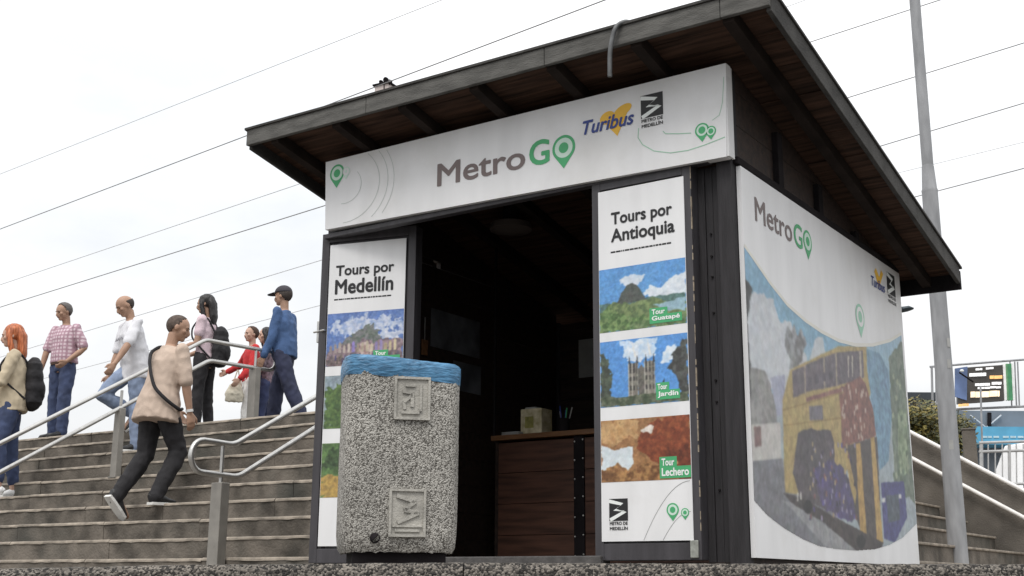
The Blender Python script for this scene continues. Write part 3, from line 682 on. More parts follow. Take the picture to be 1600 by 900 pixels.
bm = bmesh.new(); ribbon(bm, [BF.p(min(max(a, b0+.006), b1-.006), b+.004, .0022) for a, b in BP(top)], .022, BF.n); obj('swoosh_line', bm, mat('cream_print', lin((214, 212, 204)), .5, .03), sb)
ML, MB_ = B(1180, 345); _, MT = B(1180, 308); OR_, _ = B(1237, 360)
bm_k = dict(h=.002)
text(BF, 'Metro', ML, MB_, OR_, MT, M['grey_ink'], sb, bold=.012)
GL, _ = B(1240, 365); GR, GB = B(1254, 387); _, GT = B(1247, 351)
text(BF, 'G', GL, MB_-.005, GR, MT+.002, M['green'], sb, bold=.012)
pa, pb = B(1261.5, 379); pin(BF, pa, (MB_+MT)/2, (B(1268, 379)[0]-pa)*.98, sb, M['green'], M['pale_green'])
pa, pb = B(1343.5, 495); pin(BF, pa, pb, (B(1350, 495)[0]-pa), sb, mat('soft_green_ink', lin((150, 196, 172)), .5), M['white'], dot=.45)
ta, tb = B(1361, 442); ta1, _ = B(1382, 452)
h1, h2 = B(1374, 440)
bm = bmesh.new()
poly(bm, [BF.p(h1-.10+.001, h2+.05, .0014), BF.p(h1-.02, h2-.05, .0014), BF.p(h1+.09, h2+.07, .0014), BF.p(h1+.05, h2+.09, .0014), BF.p(h1, h2+.03, .0014), BF.p(h1-.06, h2+.08, .0014)])
obj('heart_logo', bm, M['yellow_ink'], sb)
text(BF, 'Turibus', ta, h2-.062, ta1, h2+.006, M['navy_ink'], sb, bold=.015, shear=.25, h=.003)
l0, _ = B(1385.5, 440); l1, lt_ = B(1397, 432); _, lb = B(1391, 474)
zig_logo(BF, l0, lb, l1, lt_, sb)

# ------------------------------------------------------------------ tour posters on the doors
def poster(label, parent_rot, origin, w, z0, z1, title, pics, full):
    p = thing('tour_poster', label, 'poster', origin, RZ+parent_rot, group='tour posters on the kiosk doors')
    f = Face((0, -.004, 0), (1, 0, 0))
    obj('poster_sheet', boxm((0, -.004, z0), (w, .0, z1)), M['white'], p)
    text(f, title[0], w*title[4], 1.815, w*title[2], 1.905, M['ink'], p, bold=.028)
    text(f, title[1], w*(title[4]-.004), 1.715, w*title[3], 1.812, M['ink'], p, bold=.028)
    bm = bmesh.new(); rnd = random.Random(2); x = w*(title[4]-.01)
    while x < w*.83:
        l = rnd.uniform(.006, .03); l = min(l, w*.845-x); zz = 1.678
        poly(bm, [f.p(x, zz, .001), f.p(x+l, zz, .001), f.p(x+l, zz+.009, .001), f.p(x, zz+.009, .001)]); x += l+.0035
    tag(obj('small_print', bm, M['ink'], p), kind='stuff')
    for nm, (q0, q1), lays, base, tg in pics:
        def PL(l): return [(w*(.006+.988*a), q0+(q1-q0)*b) for a, b in l]
        picture(nm, f, w*.004, q0, w*.996, q1, 180, 140, [((c,)+(PL(g),)+tuple(r)) for c, g, *r in lays], base, p, h=.001, nscale=26, amp=.10, blur=3, grain=.26)
        ta, tb, tw, th = tg[:4]
        bm = bmesh.new()
        poly(bm, [f.p(w*ta, tb+th*.5, .002), f.p(w*(ta+tw*.56), tb+th*.5, .002), f.p(w*(ta+tw*.56), tb+th, .002), f.p(w*ta, tb+th, .002)])
        poly(bm, [f.p(w*ta, tb, .002), f.p(w*(ta+tw), tb, .002), f.p(w*(ta+tw), tb+th*.55, .0022), f.p(w*ta, tb+th*.55, .0022)])
        tgo = obj('green_tag', bm, M['green'], p)
        for line, r0, r1, xe in (('Tour', .58, .92, .48), (tg[4], .10, .48, .94)):
            if line: text(f, line, w*(ta+tw*.07), tb+th*r0, w*(ta+tw*xe), tb+th*r1, M['tagw'], tgo, bold=.03, h=.0032, name='tag_lettering')
    if full: zig_logo(f, w*.09, z0+.055, w*.30, z0+.215, p)
    for a, b, r in ((.79, z0+.15, .034), (.92, z0+.135, .022)): pin(f, w*a, b, r, p, M['green'], M['pale_green'], dot=.45)
    bm = bmesh.new()
    for (a0, b0_, a1, b1_, k) in ((.47, .003, .98, .29, .10), (.68, .003, .98, .14, .05)):
        ribbon(bm, [f.p(w*(a0+(a1-a0)*t), z0+b0_+(b1_-b0_)*(1-(1-t)**1.9), .001) for t in [q/16 for q in range(17)]], .0028, f.n)
    obj('contour_line', bm, M['line2'], p)
    return p
sq = [(0, 0), (1, 0), (1, 1), (0, 1)]
rock = ('landscape_picture', (1.245, 1.592), [
    ((88, 142, 198), sq, 0, .3, (120, 168, 212)),
    ((206, 214, 222), [(.25, .74), (.38, .66), (.52, .72), (.55, .84), (.36, .86), (.26, .80)], .02, .4, (170, 190, 214)),
    ((214, 220, 226), [(.52, .52), (.60, .66), (.72, .60), (.86, .72), (1.0, .82), (1.0, .44), (.60, .44)], .02, .4, (180, 194, 208)),
    ((92, 124, 118), [(0, .46), (.2, .44), (1, .48), (1, .30), (0, .30)], .01, .4),
    ((74, 80, 76), [(.20, .42), (.26, .58), (.32, .70), (.40, .72), (.47, .66), (.52, .52), (.56, .42)], .008, .35, (104, 104, 98)),
    ((122, 138, 92), [(0, .30), (.15, .46), (.35, .42), (.62, .46), (.8, .34), (1, .34), (1, 0), (0, 0)],   .02, .8, (84, 104, 70)),
    ((150, 178, 190), [(.62, .34), (1, .40), (1, .2), (.8, .22)], .01, .4, (110, 140, 150)),
    ((70, 96, 56), [(0, 0), (0, .34), (.12, .40), (.2, .26), (.34, .18), (.6, .16), (.8, .0)], .03, .9, (126, 150, 96)),
    ((112, 130, 92), [(.3, 0), (.5, .14), (.8, .10), (1, .14), (1, 0)], .02, .8, (66, 92, 56))], (90, 140, 195), (.585, 1.262, .36, .082, 'Guatapé'))
church = ('church_picture', (.845, 1.195), [
    ((84, 140, 204), sq, 0, .3, (110, 160, 214)),
    ((212, 220, 228), [(.26, .98), (.30, .7), (.42, .62), (.62, .70), (.66, .98)], .03, .5, (150, 186, 222)),
    ((214, 222, 228), [(.72, .62), (.80, .56), (.92, .7), (.88, .86), (.76, .80)], .02, .5, (160, 190, 220)),
    ((216, 216, 212), [(.37, .98), (.40, .72), (.43, .72)], .0), ((216, 216, 212), [(.55, 1.0), (.57, .72), (.60, .72)], 0),
    ((128, 124, 114), [(.32, .10), (.33, .62), (.44, .64), (.44, .10)], .004, .55, (84, 82, 78)),
    ((134, 130, 120), [(.51, .10), (.51, .64), (.63, .64), (.64, .10)], .004, .55, (86, 84, 80)),
    ((104, 100, 94), [(.44, .10), (.44, .52), (.48, .60), (.52, .52), (.52, .10)], .004, .5, (70, 68, 66)),
    ((60, 66, 56), [(0, .1), (0, .82), (.06, .84), (.12, .6), (.14, .3), (.12, .1)], .025, .7, (92, 104, 86)),
    ((58, 58, 56), [(.80, .44), (.84, .66), (.92, .86), (1, .94), (1, .1), (.92, .1), (.9, .3)], .03, .7, (96, 100, 96)),
    ((44, 52, 46), [(.69, .12), (.73, .38), (.77, .12)], .01, .4)]
    + [((66, 64, 62), [(x, y), (x+.018, y), (x+.018, y+.07), (x, y+.07)]) for x in (.345, .385, .42, .525, .565, .605) for y in (.22, .36, .48, .56)]
    + [((176, 172, 162), [(x, .12), (x+.008, .12), (x+.008, .64), (x, .64)]) for x in (.328, .368, .43, .512, .55, .622)]
    + [((60, 60, 60), [(x, .62), (x+.012, .76), (x+.024, .62)]) for x in (.33, .42, .52, .61)] + [
    ((64, 74, 56), [(0, 0), (0, .16), (.3, .12), (.5, .16), (1, .13), (1, 0)], .012, .8, (112, 116, 98))], (90, 140, 195), (.64, .862, .26, .088, 'Jardín'))
horse = ('horse_picture', (.455, .775), [
    ((158, 118, 80), sq, 0, .6, (122, 86, 54)),
    ((186, 152, 108), [(0, 1), (0, .6), (.2, .62), (.42, .72), (.4, 1)], .03, .6, (164, 122, 78)),
    ((112, 56, 35), [(.40, .52), (.46, .8), (.60, .92), (.8, .98), (1, 1), (1, 0), (.8, .1), (.6, .3)], .02, .6, (150, 84, 52)),
    ((96, 48, 32), [(.74, .5), (.86, .44), (1, .6), (1, 0), (.8, 0)], .02, .5, (136, 76, 50)),
    ((216, 208, 198), [(.46, .84), (.50, .74), (.58, .76), (.60, .88)], .015, .3),
    ((206, 214, 218), [(0, .60), (.14, .52), (.36, .56), (.37, .28), (.30, .16), (.20, .32), (.12, .2), (0, .14)], .012, .35, (176, 190, 198)),
    ((106, 72, 44), [(0, 0), (0, .14), (.14, .24), (.3, .14), (.5, .3), (.7, .2), (.75, 0)], .03, .9, (176, 134, 86)),
    ((190, 150, 108), [(.72, .30), (.80, .34), (.86, .26), (.80, .14), (.72, .2)], .02, .6, (140, 90, 60))], (160, 110, 70), (.66, .462, .335, .108, 'Lechero'))
town = ('town_picture', (1.255, 1.592), [
    ((84, 112, 170), sq, 0, .4, (140, 160, 200)),
    ((196, 202, 216), [(.0, .74), (.2, .86), (.5, .92), (.8, .84), (1, .8), (1, .62), (.7, .7), (.4, .58), (.2, .64), (0, .58)], .05, .7, (120, 144, 190)),
    ((206, 210, 220), [(.7, .6), (.85, .66), (1, .62), (1, .5), (.7, .5)], .04, .5, (140, 156, 190)),
    ((94, 104, 96), [(.2, .44), (.36, .6), (.55, .78), (.68, .6), (.74, .46), (.7, .34), (.2, .34)], .03, .8, (130, 126, 132)),
    ((150, 130, 136), [(0, .0), (0, .26), (.14, .32), (.28, .42), (.4, .36), (.5, .5), (.62, .4), (.8, .48), (1, .46), (1, 0)], .02, .85, (98, 86, 92)),
    ((190, 172, 166), [(.42, .14), (.46, .40), (.52, .44), (.58, .36), (.6, .16)], .01, .6, (130, 96, 96)),
    ((88, 74, 76), [(0, 0), (0, .12), (.3, .18), (.6, .14), (1, .2), (1, 0)], .03, .8, (160, 142, 138))]
    + [((74+13*(k % 4), 70+12*(k % 4), 74+11*(k % 5)), [(.02+.0245*k, .03+.05*((k*7) % 5)/2), (.035+.0245*k, .03+.05*((k*7) % 5)/2), (.037+.0245*k, .13+.05*((k*7) % 5)/2), (.02+.0245*k, .12+.05*((k*7) % 5)/2)]) for k in range(38)]
    + [((138+14*(k % 5), 126+14*(k % 5), 124+12*(k % 6)), [(.04+.06*k, .24), (.075+.06*k, .24), (.075+.06*k, .36+.03*(k % 3)), (.055+.06*k, .40+.03*(k % 3)), (.04+.06*k, .36+.03*(k % 3))]) for k in range(15)], (90, 110, 160), (.62, 1.262, .34, .078, ''))
park = ('park_picture', (.865, 1.195), [((150, 166, 176), sq, 0, .4), ((92, 116, 66), [(0, 0), (0, .7), (.2, .84), (.5, .5), (1, .6), (1, 0)], .04, .8, (60, 80, 50))], (120, 130, 120), (.62, .88, .3, .08, ''))
hill = ('hillside_picture', (.445, .775), [((96, 126, 76), sq, 0, .7, (66, 88, 54)), ((176, 146, 82), [(0, 0), (0, .42), (.3, .36), (.6, .2), (1, .3), (1, 0)], .03, .6, (130, 110, 70)), ((70, 92, 60), [(0, .5), (.1, .9), (.3, 1), (.6, .8), (1, .9), (1, .5)], .04, .7)], (110, 130, 90), (.62, .46, .3, .08, ''))
poster('white poster of tours around Antioquia on the right door', 0, (-.762, -.051, 0), .518, .155, 2.035, ('Tours por', 'Antioquia', .865, .89, .155), [rock, church, horse], True)
ca, sa = math.cos(LA), math.sin(LA)
poster('white poster of tours around Medellin on the left door, half hidden by the bin', LA, (-2.822+ca*.062+sa*.0005, -.0355+sa*.062-ca*.0005, 0), .535, .155, 2.045, ('Tours por', 'Medellín', .855, .85, .09), [town, park, hill], False)

# ------------------------------------------------------------------ inside the kiosk
CY = 1.40; cz = .945
ct_ = thing('counter', 'brown timber counter with a pale wooden top inside the dark kiosk', 'counter', (0, 0, 0))
obj('counter_top', boxm((-2.47, CY-.03, cz-.035), (-.10, CY+.5, cz)), M['counter'], ct_, bevel=.004)
z = .052
while z < cz-.05:
    obj('plank', boxm((-2.43, CY+.01, z), (-.10, CY+.035, min(z+.208, cz-.036))), M['panel'], ct_, bevel=.002); z += .2115
obj('end_panel', boxm((-2.455, CY+.008, .052), (-2.43, CY+.48, cz-.036)), M['wood'], ct_)
sxp = onY(905, 780, CY)[0]
stp = obj('metal_strap', boxm((sxp-.04, CY-.002, .055), (sxp+.04, CY+.009, cz-.037)), M['rafter'], ct_)
for k in range(7):
    for d in (-.032, .032):
        bm = bmesh.new(); ball(bm, (sxp+d, CY-.003, .12+k*.125+(.01 if d > 0 else 0)), .0065, 8); obj('rivet', bm, M['steel'], stp)
obj('counter_post', boxm((-2.457, CY-.022, cz+.001), (-2.442, CY-.006, rz_(CY)+.06)), M['rafter'], K)
bx = onY(836, 650, CY+.12)
t = thing('card_box', 'yellowish card box standing on the counter', 'box', (bx[0], CY+.12, cz))
obj('box_body', boxm((-.088, -.05, 0), (.085, .09, .185)), M['box'], t, bevel=.004)
obj('label_print', boxm((-.05, -.0525, .05), (.02, -.0502, .13)), mat('olive_print', (.28, .26, .08), .6, .3, 30), t)
obj('box_flap', boxm((-.07, -.02, .186), (.02, .07, .20)), M['paper'], t)
cp = onY(881, 655, CY+.1)
t = thing('pen_cup', 'dark cup of pens standing on the counter', 'cup', (cp[0], CY+.10, cz))
bm = bmesh.new(); tube(bm, [(0, 0, 0), (0, 0, .10), (0, 0, .102), (0, 0, .01)], [.036, .042, .037, .033], 16); obj('cup', bm, M['rafter'], t, smooth=True)
for k, (dx, dy) in enumerate(((-.03, .01), (.0, .02), (.025, -.01), (.04, .02), (-.015, -.015))):
    bm = bmesh.new(); tube(bm, [(dx*.4, dy*.4, .02), (dx*1.3, dy*1.3, .155+.008*k)], .0045, 6); obj('pen', bm, [M['paper'], M['navy_ink'], M['green']][k % 3], t)
pp = onY(803, 669, CY+.06)
t = thing('leaflet_stack', 'small stack of pale leaflets lying on the counter', 'leaflets', (pp[0], CY+.05, cz))
for k in range(6): 
    o = obj('leaflet', boxm((-.07, -.04, .0015+k*.004), (.07, .06, .005+k*.004)), M['paper'], t); o.rotation_euler.z = .06*(k % 3-1)
lp = onY(798, 358, 1.0)
t = thing('ceiling_lamp', 'round unlit ceiling lamp inside the kiosk', 'lamp', (lp[0], 1.0, rz_(1.0)+.0))
bm = bmesh.new(); tube(bm, [(0, 0, .07), (0, 0, -.03), (0, 0, -.045)], [.05, .055, .05], 18); obj('lamp_base', bm, M['rafter'], t, smooth=True)
bm = bmesh.new(); tube(bm, [(0, 0, -.045), (0, 0, -.06), (0, 0, -.10), (0, 0, -.125)], [.06, .14, .145, .06], 24); obj('lamp_shade', bm, M['glass'], t, smooth=True)
xw = -KW+.052
for (y0, y1, z0_, z1_) in ((1.03, 1.62, 1.56, 1.835), (1.30, 1.64, 1.29, 1.50)):
    o = obj('wall_poster', boxm((xw, y0, z0_), (xw+.004, y1, z1_)), mat('dim_poster', (.10, .105, .115), .4, .5, 6), None); o.location = wld((0, 0, 0)); o.rotation_euler.z = RZ
    tag(o, 'grey poster on the left wall inside the kiosk, ' + ('upper and wider one' if z0_ > 1.5 else 'lower one just right of the bin'), 'poster')
o = obj('wall_notice', boxm((-2.55, KD-.056, 1.55), (-2.33, KD-.052, 1.86)), M['paper'], None); o.location = wld((0, 0, 0)); o.rotation_euler.z = RZ
tag(o, 'pale notice on the back wall inside the kiosk beside the right door', 'notice')
t = thing('key_tag', 'small brown key tag hanging on the inside wall beside the left door', 'key tag', (xw+.012, .95, 1.53))
obj('tag_plate', boxm((-.008, -.03, -.05), (.008, .03, .06)), M['counter'], t, bevel=.004)
bm = bmesh.new(); tube(bm, [(0, 0, .06), (0, 0, .22)], .003, 6); obj('cord', bm, M['paper'], t)

# ------------------------------------------------------------------ bin
BD = 5.0
bc = atD(618.5, 800, BD+.24); R = .242                  # half width of the rounded square
t = thing('litter_bin', 'square pebbledash concrete bin with a blue bag rim before the left door', 'bin', (bc[0], bc[1], PZ), rz=math.radians(11), world=True)
zb = float(atD(620, 863, BD)[2])-PZ; zt = float(atD(610, 562, BD)[2])-PZ
def squ(q, a, n=5.5): return a/((abs(math.cos(q))**n+abs(math.sin(q))**n)**(1/n))
rnd = random.Random(1)
bm = bmesh.new(); prof = [(.20, zb+.004), (R-.02, zb), (R-.006, zb+.022), (R, zb+.08), (R, zb+.2), (R+.001, zb+.4), (R+.001, zb+.55), (R+.002, zt-.08), (R+.002, zt-.03), (R-.03, zt-.015), (R-.035, zt-.3)]
seg = 120; rings = []
for r_, z_ in prof:
    ring = []
    for k in range(seg):
        q = 2*math.pi*k/seg; rr = squ(q, r_)+rnd.uniform(-.0022, .0022); ring.append(bm.verts.new((rr*math.cos(q), rr*math.sin(q), z_+rnd.uniform(-.004, .004))))
    rings.append(ring)
for A_, B_ in zip(rings, rings[1:]):
    for k in range(seg): bm.faces.new((A_[k], A_[(k+1) % seg], B_[(k+1) % seg], B_[k]))
bm.faces.new(rings[0][::-1]); bm.faces.new(rings[-1])
obj('bin_body', bm, M['agg'], t, smooth=True)
obj('pedestal', boxm((-.19, -.19, 0), (.19, .19, zb+.01)), M['rafter'], t)
bm = bmesh.new(); rings = []; seg = 160
for j, (dr_, dz_) in enumerate(((.003, -.076), (.006, -.068), (.008, -.03), (.007, -.004), (.0, .006), (-.02, .004), (-.034, -.03), (-.034, -.30))):
    ring = []
    for k in range(seg):
        q = 2*math.pi*k/seg
        wv = mnoise.noise((math.cos(q)*5, math.sin(q)*5, j*.7))*.005 + mnoise.noise((math.cos(q)*19, math.sin(q)*19, j*1.9))*.004
        rr = squ(q, R)+dr_ + wv*(1 if j < 5 else .3); zz = zt + dz_ + (mnoise.noise((math.cos(q)*4, math.sin(q)*4, 3))*.008 if j < 2 else wv*.25) - .020*math.cos(q)
        ring.append(bm.verts.new((rr*math.cos(q), rr*math.sin(q), zz)))
    rings.append(ring)
for A_, B_ in zip(rings, rings[1:]):
    for k in range(seg): bm.faces.new((A_[k], A_[(k+1) % seg], B_[(k+1) % seg], B_[k]))
obj('bin_bag', bm, M['bag'], t, smooth=True)
def plaque(u_c, z0, w, h, kind):
    bm = bmesh.new()
    def cyl(u, z, d): return (u_c+u, -(R+d), z)
    def slab(u0, u1, za, zb_, d0, d1):
        k = max(2, int(abs(u1-u0)/.01)); cs = []
        for i in range(k+1):
            u = u0+(u1-u0)*i/k; cs.append([bm.verts.new(cyl(u, za, d0)), bm.verts.new(cyl(u, za, d1)), bm.verts.new(cyl(u, zb_, d1)), bm.verts.new(cyl(u, zb_, d0))])
        for A_, B_ in zip(cs, cs[1:]):
            for i in range(3): bm.faces.new((A_[i], B_[i], B_[i+1], A_[i+1]))
        bm.faces.new(cs[0]); bm.faces.new(cs[-1][::-1])
    slab(-w/2, w/2, z0, z0+h, -.004, .006)
    f = .010
    for a in ((-w/2, w/2, z0, z0+f), (-w/2, w/2, z0+h-f, z0+h), (-w/2, -w/2+f, z0+f, z0+h-f), (w/2-f, w/2, z0+f, z0+h-f)): slab(*a, .005, .015)
    def stroke(pts, wd=.012, hgt=.0135):
        for (ua, za), (ub, zb_) in zip(pts, pts[1:]):
            d = Vector((ub-ua, zb_-za)); s = Vector((-d.y, d.x)).normalized()*wd/2; k = 5; L_ = []
            for i in range(k+1):
                u, z = ua+d.x*i/k, za+d.y*i/k
                L_.append([bm.verts.new(cyl(u+s.x, z+s.y, .005)), bm.verts.new(cyl(u+s.x, z+s.y, hgt)), bm.verts.new(cyl(u-s.x, z-s.y, hgt)), bm.verts.new(cyl(u-s.x, z-s.y, .005))])
            for A_, B_ in zip(L_, L_[1:]):
                for i in range(3): bm.faces.new((A_[i], B_[i], B_[i+1], A_[i+1]))
    if kind == 'zig':
        stroke([(-.045, z0+h*.86), (.03, z0+h*.74), (-.012, z0+h*.56), (.045, z0+h*.50), (-.04, z0+h*.30)], .017)
        stroke([(-.06, z0+h*.22), (.06, z0+h*.22)], .007); stroke([(-.05, z0+h*.13), (.05, z0+h*.13)], .010)
    else:
        stroke([(-.03, z0+h*.80), (.012, z0+h*.80)], .011); stroke([(-.04, z0+h*.66), (.0, z0+h*.62), (.0, z0+h*.30)], .014)
        stroke([(.0, z0+h*.58), (-.035, z0+h*.40), (-.03, z0+h*.24)], .012); stroke([(.035, z0+h*.2), (.035, z0+h*.82)], .010); stroke([(-.045, z0+h*.16), (.03, z0+h*.16)], .009)
    bmesh.ops.recalc_face_normals(bm, faces=bm.faces)
    return obj('plaque', bm, M['plaque'], t)
def bz(y): return float(atD(640, y, BD)[2])-PZ
plaque(.030, bz(656), .150, bz(589)-bz(656), 'man')['label'] = 'upper raised plaque with a litter symbol'
plaque(.022, bz(839), .150, bz(764)-bz(839), 'zig')['label'] = 'lower raised plaque with a zigzag emblem'
bm = bmesh.new(); tube(bm, [(-.105, -R+.03, bz(841)), (-.105, -R-.002, bz(841)), (-.104, -R-.0022, bz(841)-.001)], [.024, .021, .019], 9)
obj('drain_hole_disc', bm, M['rafter'], t)  # solid dark disc whose colour stands in for the shade inside a hole
# ------------------------------------------------------------------ street pole behind the kiosk roof
PD = 10.6
pb = atD(1497.5, 870, PD); top = atD(1437, 0, PD)
t = thing('street_pole', 'tall grey metal pole behind the right corner of the kiosk roof', 'pole', (pb[0], pb[1], PZ), rz=0, world=True)
zc_ = float(atD(1459, 300, PD)[2])-PZ
bm = bmesh.new(); tube(bm, [(0, 0, 0), (0, 0, zc_)], [.082, .070], 24); obj('pole_shaft', bm, M['galv'], t, smooth=True)
bm = bmesh.new(); tube(bm, [(0, 0, zc_-.02), (0, 0, zc_+.01), (0, 0, zc_+.03), (0, 0, zc_+.24), (0, 0, zc_+.26)], [.069, .073, .066, .054, .050], 24); obj('collar', bm, M['galv'], t, smooth=True)
bm = bmesh.new(); tube(bm, [(0, 0, zc_+.2), (0, 0, 9.5)], [.051, .046], 24); obj('upper_shaft', bm, M['galv'], t, smooth=True)
obj('base_plate', boxm((-.16, -.16, 0), (.16, .16, .02)), M['galv'], t, bevel=.004)
for zz, q in ((1.86, -70), (2.05, -60), (1.15, -100)):
    bm = bmesh.new(); q = math.radians(q); n = 5
    cs = [[bm.verts.new((.0785*math.cos(q+d), .0785*math.sin(q+d), z_)) for d in np.linspace(-.25, .25, n)] for z_ in (zz, zz+.08)]
    for k in range(n-1): bm.faces.new((cs[0][k], cs[0][k+1], cs[1][k+1], cs[1][k]))
    obj('sticker', bm, M['paper'], t)

# ------------------------------------------------------------------ overhead wires
def on_height(x, y, h): return hit((x, y), np.array([0, 0, 1.]), h)
wires = [((0, 358), (945, 0), 8.5, .0105, 'wire', 'dark overhead wire crossing behind the left end of the kiosk roof'),
         ((0, 272), (690, 0), 11.0, .008, 'wire2', 'faint uppermost overhead wire across the left of the sky'),
         ((0, 445), (460, 290), 9.0, .009, 'wire2', 'overhead wire meeting the kiosk just below the left roof corner'),
         ((0, 480), (505, 322), 8.6, .0095, 'wire', 'overhead wire meeting the left end of the white header sign'),
         ((60, 540), (497, 408), 9.2, .0095, 'wire2', 'overhead wire passing above the capped man towards the left door'),
         ((100, 583), (497, 478), 9.6, .0085, 'wire2', 'lowest overhead wire passing behind the heads on the stairs'),
         ((1220, 14), (1275, -6), 8.8, .010, 'wire2', 'short run of overhead wire above the roof peak'),
         ((1265, 66), (1450, 6), 8.4, .0115, 'wire', 'overhead wire crossing the pole top at the right'),
         ((1330, 151), (1600, 67), 8.4, .0115, 'wire', 'second overhead wire from the top at the right of the roof'),
         ((1380, 227), (1600, 161), 8.4, .0115, 'wire', 'third overhead wire from the top at the right of the roof'),
         ((1412, 268), (1600, 222), 11, .008, 'wire2', 'fine pale overhead wire low in the right sky'),
         ((1436, 306), (1600, 263), 8.8, .0115, 'wire', 'lowest dark overhead wire at the right, at the pole collar')]
for a, b, h, r, m, lab in wires:
    P, Q = Vector(on_height(*a, h)), Vector(on_height(*b, h)); d = (Q-P)
    A_, B_ = P-d.normalized()*(12 if a[0] < 300 else 2.0), Q+d.normalized()*(2.0 if b[0] < 700 else 10)
    n = 24; pts = []
    for k in range(n+1):
        s = k/n; p = A_.lerp(B_, s); pts.append(p)
    bm = bmesh.new(); tube(bm, [p-A_ for p in pts], r*(.60 if m == 'wire' else .5)*(A_.length+B_.length)/2/18, 6)
    o = obj('overhead_wire', bm, M[m], None, smooth=True); o.location = A_
    tag(o, lab, 'wire', 'overhead wires')

# ------------------------------------------------------------------ far things
TD = 34.0                                          # pale tower head above the roof edge
p0 = atD(603, 150, TD); zt = float(atD(603, 137, TD)[2]); u_ = TD/1958
t = thing('service_tower', 'pale concrete tower head with floodlights showing above the kiosk roof', 'tower', (p0[0], p0[1], PZ), rz=-.5, world=True)
obj('tower_shaft', boxm((-14*u_, -14*u_, 0), (14*u_, 14*u_, zt-PZ)), mat('pale_tower_render', (.50, .44, .42), .8, .1, 2), t)
obj('cap_slab', boxm((-17*u_, -17*u_, zt-PZ), (17*u_, 17*u_, zt-PZ+3*u_)), M['rafter'], t)
obj('drain_pipe', boxm((5*u_, -15*u_, 0), (6.5*u_, -14*u_, zt-PZ)), M['rafter'], t)
for k, (x, z, r) in enumerate(((-3, 8, 3.6), (7, 10, 5.0), (15, 7, 2.2), (12, 1, 3.2))):
    bm = bmesh.new(); tube(bm, [(x*u_, -8*u_, zt-PZ+z*u_), (x*u_, -13*u_, zt-PZ+z*u_-.03)], [r*u_*.7, r*u_], 10); obj('floodlight', bm, M['rafter'] if k != 2 else M['galv'], t, smooth=True)
    bm = bmesh.new(); tube(bm, [(x*u_, -8*u_, zt-PZ+2*u_), (x*u_, -8*u_, zt-PZ+z*u_)], .05, 6); obj('lamp_arm', bm, M['rafter'], t)

# street lamp head peeking out behind the kiosk
LDp = 20.0; u_ = LDp/1958
p0 = atD(1385, 483, LDp); 
t = thing('street_lamp', 'dark street lamp head showing just right of the kiosk banner', 'street lamp', (p0[0], p0[1], PZ), rz=0, world=True)
zl = float(p0[2])-PZ
bm = bmesh.new(); tube(bm, [(0, 0, 0), (0, 0, zl-.5)], [.08, .05], 12); obj('lamp_post', bm, M['galv'], t, smooth=True)
bm = bmesh.new(); tube(bm, fillet([(0, 0, zl-.55), (0, 0, zl-.05), (24*u_, 0, zl-.01)], .15), .025, 8); obj('lamp_arm', bm, M['galv'], t, smooth=True)
bm = bmesh.new(); tube(bm, [(18*u_, 0, zl-3*u_), (24*u_, 0, zl-1*u_), (36*u_, 0, zl+1*u_), (44*u_, 0, zl+1*u_)], [(.03, .02), (.10, .05), (.11, .045), (.05, .015)], 12, wide=(0, 1, 0)); obj('lamp_head', bm, mat('dark_lamp_housing', (.03, .045, .055), .5), t, smooth=True)

# station building far right: dark roof, blue-grey wall, light blue band
BDp = 44.0; u_ = BDp/1958
def far(x, y, d=BDp): p = atD(x, y, d); return float(p[0]), float(p[2])-PZ
def far_box(x0, x1, y0, y1, d, dep): 
    a, zb_ = far(x0, y1, d); b, zt_ = far(x1, y0, d); c = far((x0+x1)/2, y1, d)
    return boxm((a, d, zb_), (b, d+dep, zt_))
t = thing('station_building', 'far station building with a dark roof, blue-grey wall and light blue band', 'building', (0, 0, PZ), rz=0, world=True)
obj('roof', far_box(1380, 1466, 613, 624, BDp, 9), mat('dark_slate_roof', (.035, .042, .05), .6), t)
obj('wall', boxm((far(1385, 625)[0], BDp+.3, 0), (far(1464, 625)[0], BDp+8, far(1400, 624)[1])), mat('dim_far_wall', (.16, .17, .17), .8), t)
obj('wall', boxm((far(1470, 625)[0], BDp+1, 0), (far(1780, 625)[0], BDp+10, far(1600, 636)[1])), mat('blue_grey_cladding', (.17, .195, .225), .7, .12, 1.2), t)
bl = obj('blue_band', far_box(1524, 1780, 668, 694, BDp-.4, 1.2), mat('light_blue_band', (.10, .36, .56), .5, .2, 1.5), t)
rnd = random.Random(6)
for k in range(7):
    x = 1532+k*12+rnd.uniform(-3, 3); a, zb_ = far(x, 684, BDp-.45); b, zt_ = far(x+rnd.uniform(5, 10), 681, BDp-.45)
    obj('band_print', boxm((a, BDp-.42, zb_), (b, BDp-.41, zt_)), mat('pale_band_print', (.45, .62, .70), .5), bl)
for (x0_, y0_, x1_, y1_) in ((1540, 640, 1566, 660), (1590, 640, 1566, 660), (1571, 636, 1571, 668)):
    bm = bmesh.new(); a = far(x0_, y0_, BDp-.6); b = far(x1_, y1_, BDp-.6); tube(bm, [(a[0], BDp+.9, a[1]), (b[0], BDp+.9, b[1])], .028 if x0_ != x1_ else .08, 6)
    obj('brace', bm, M['wire2'] if x0_ != x1_ else M['rafter'], t)

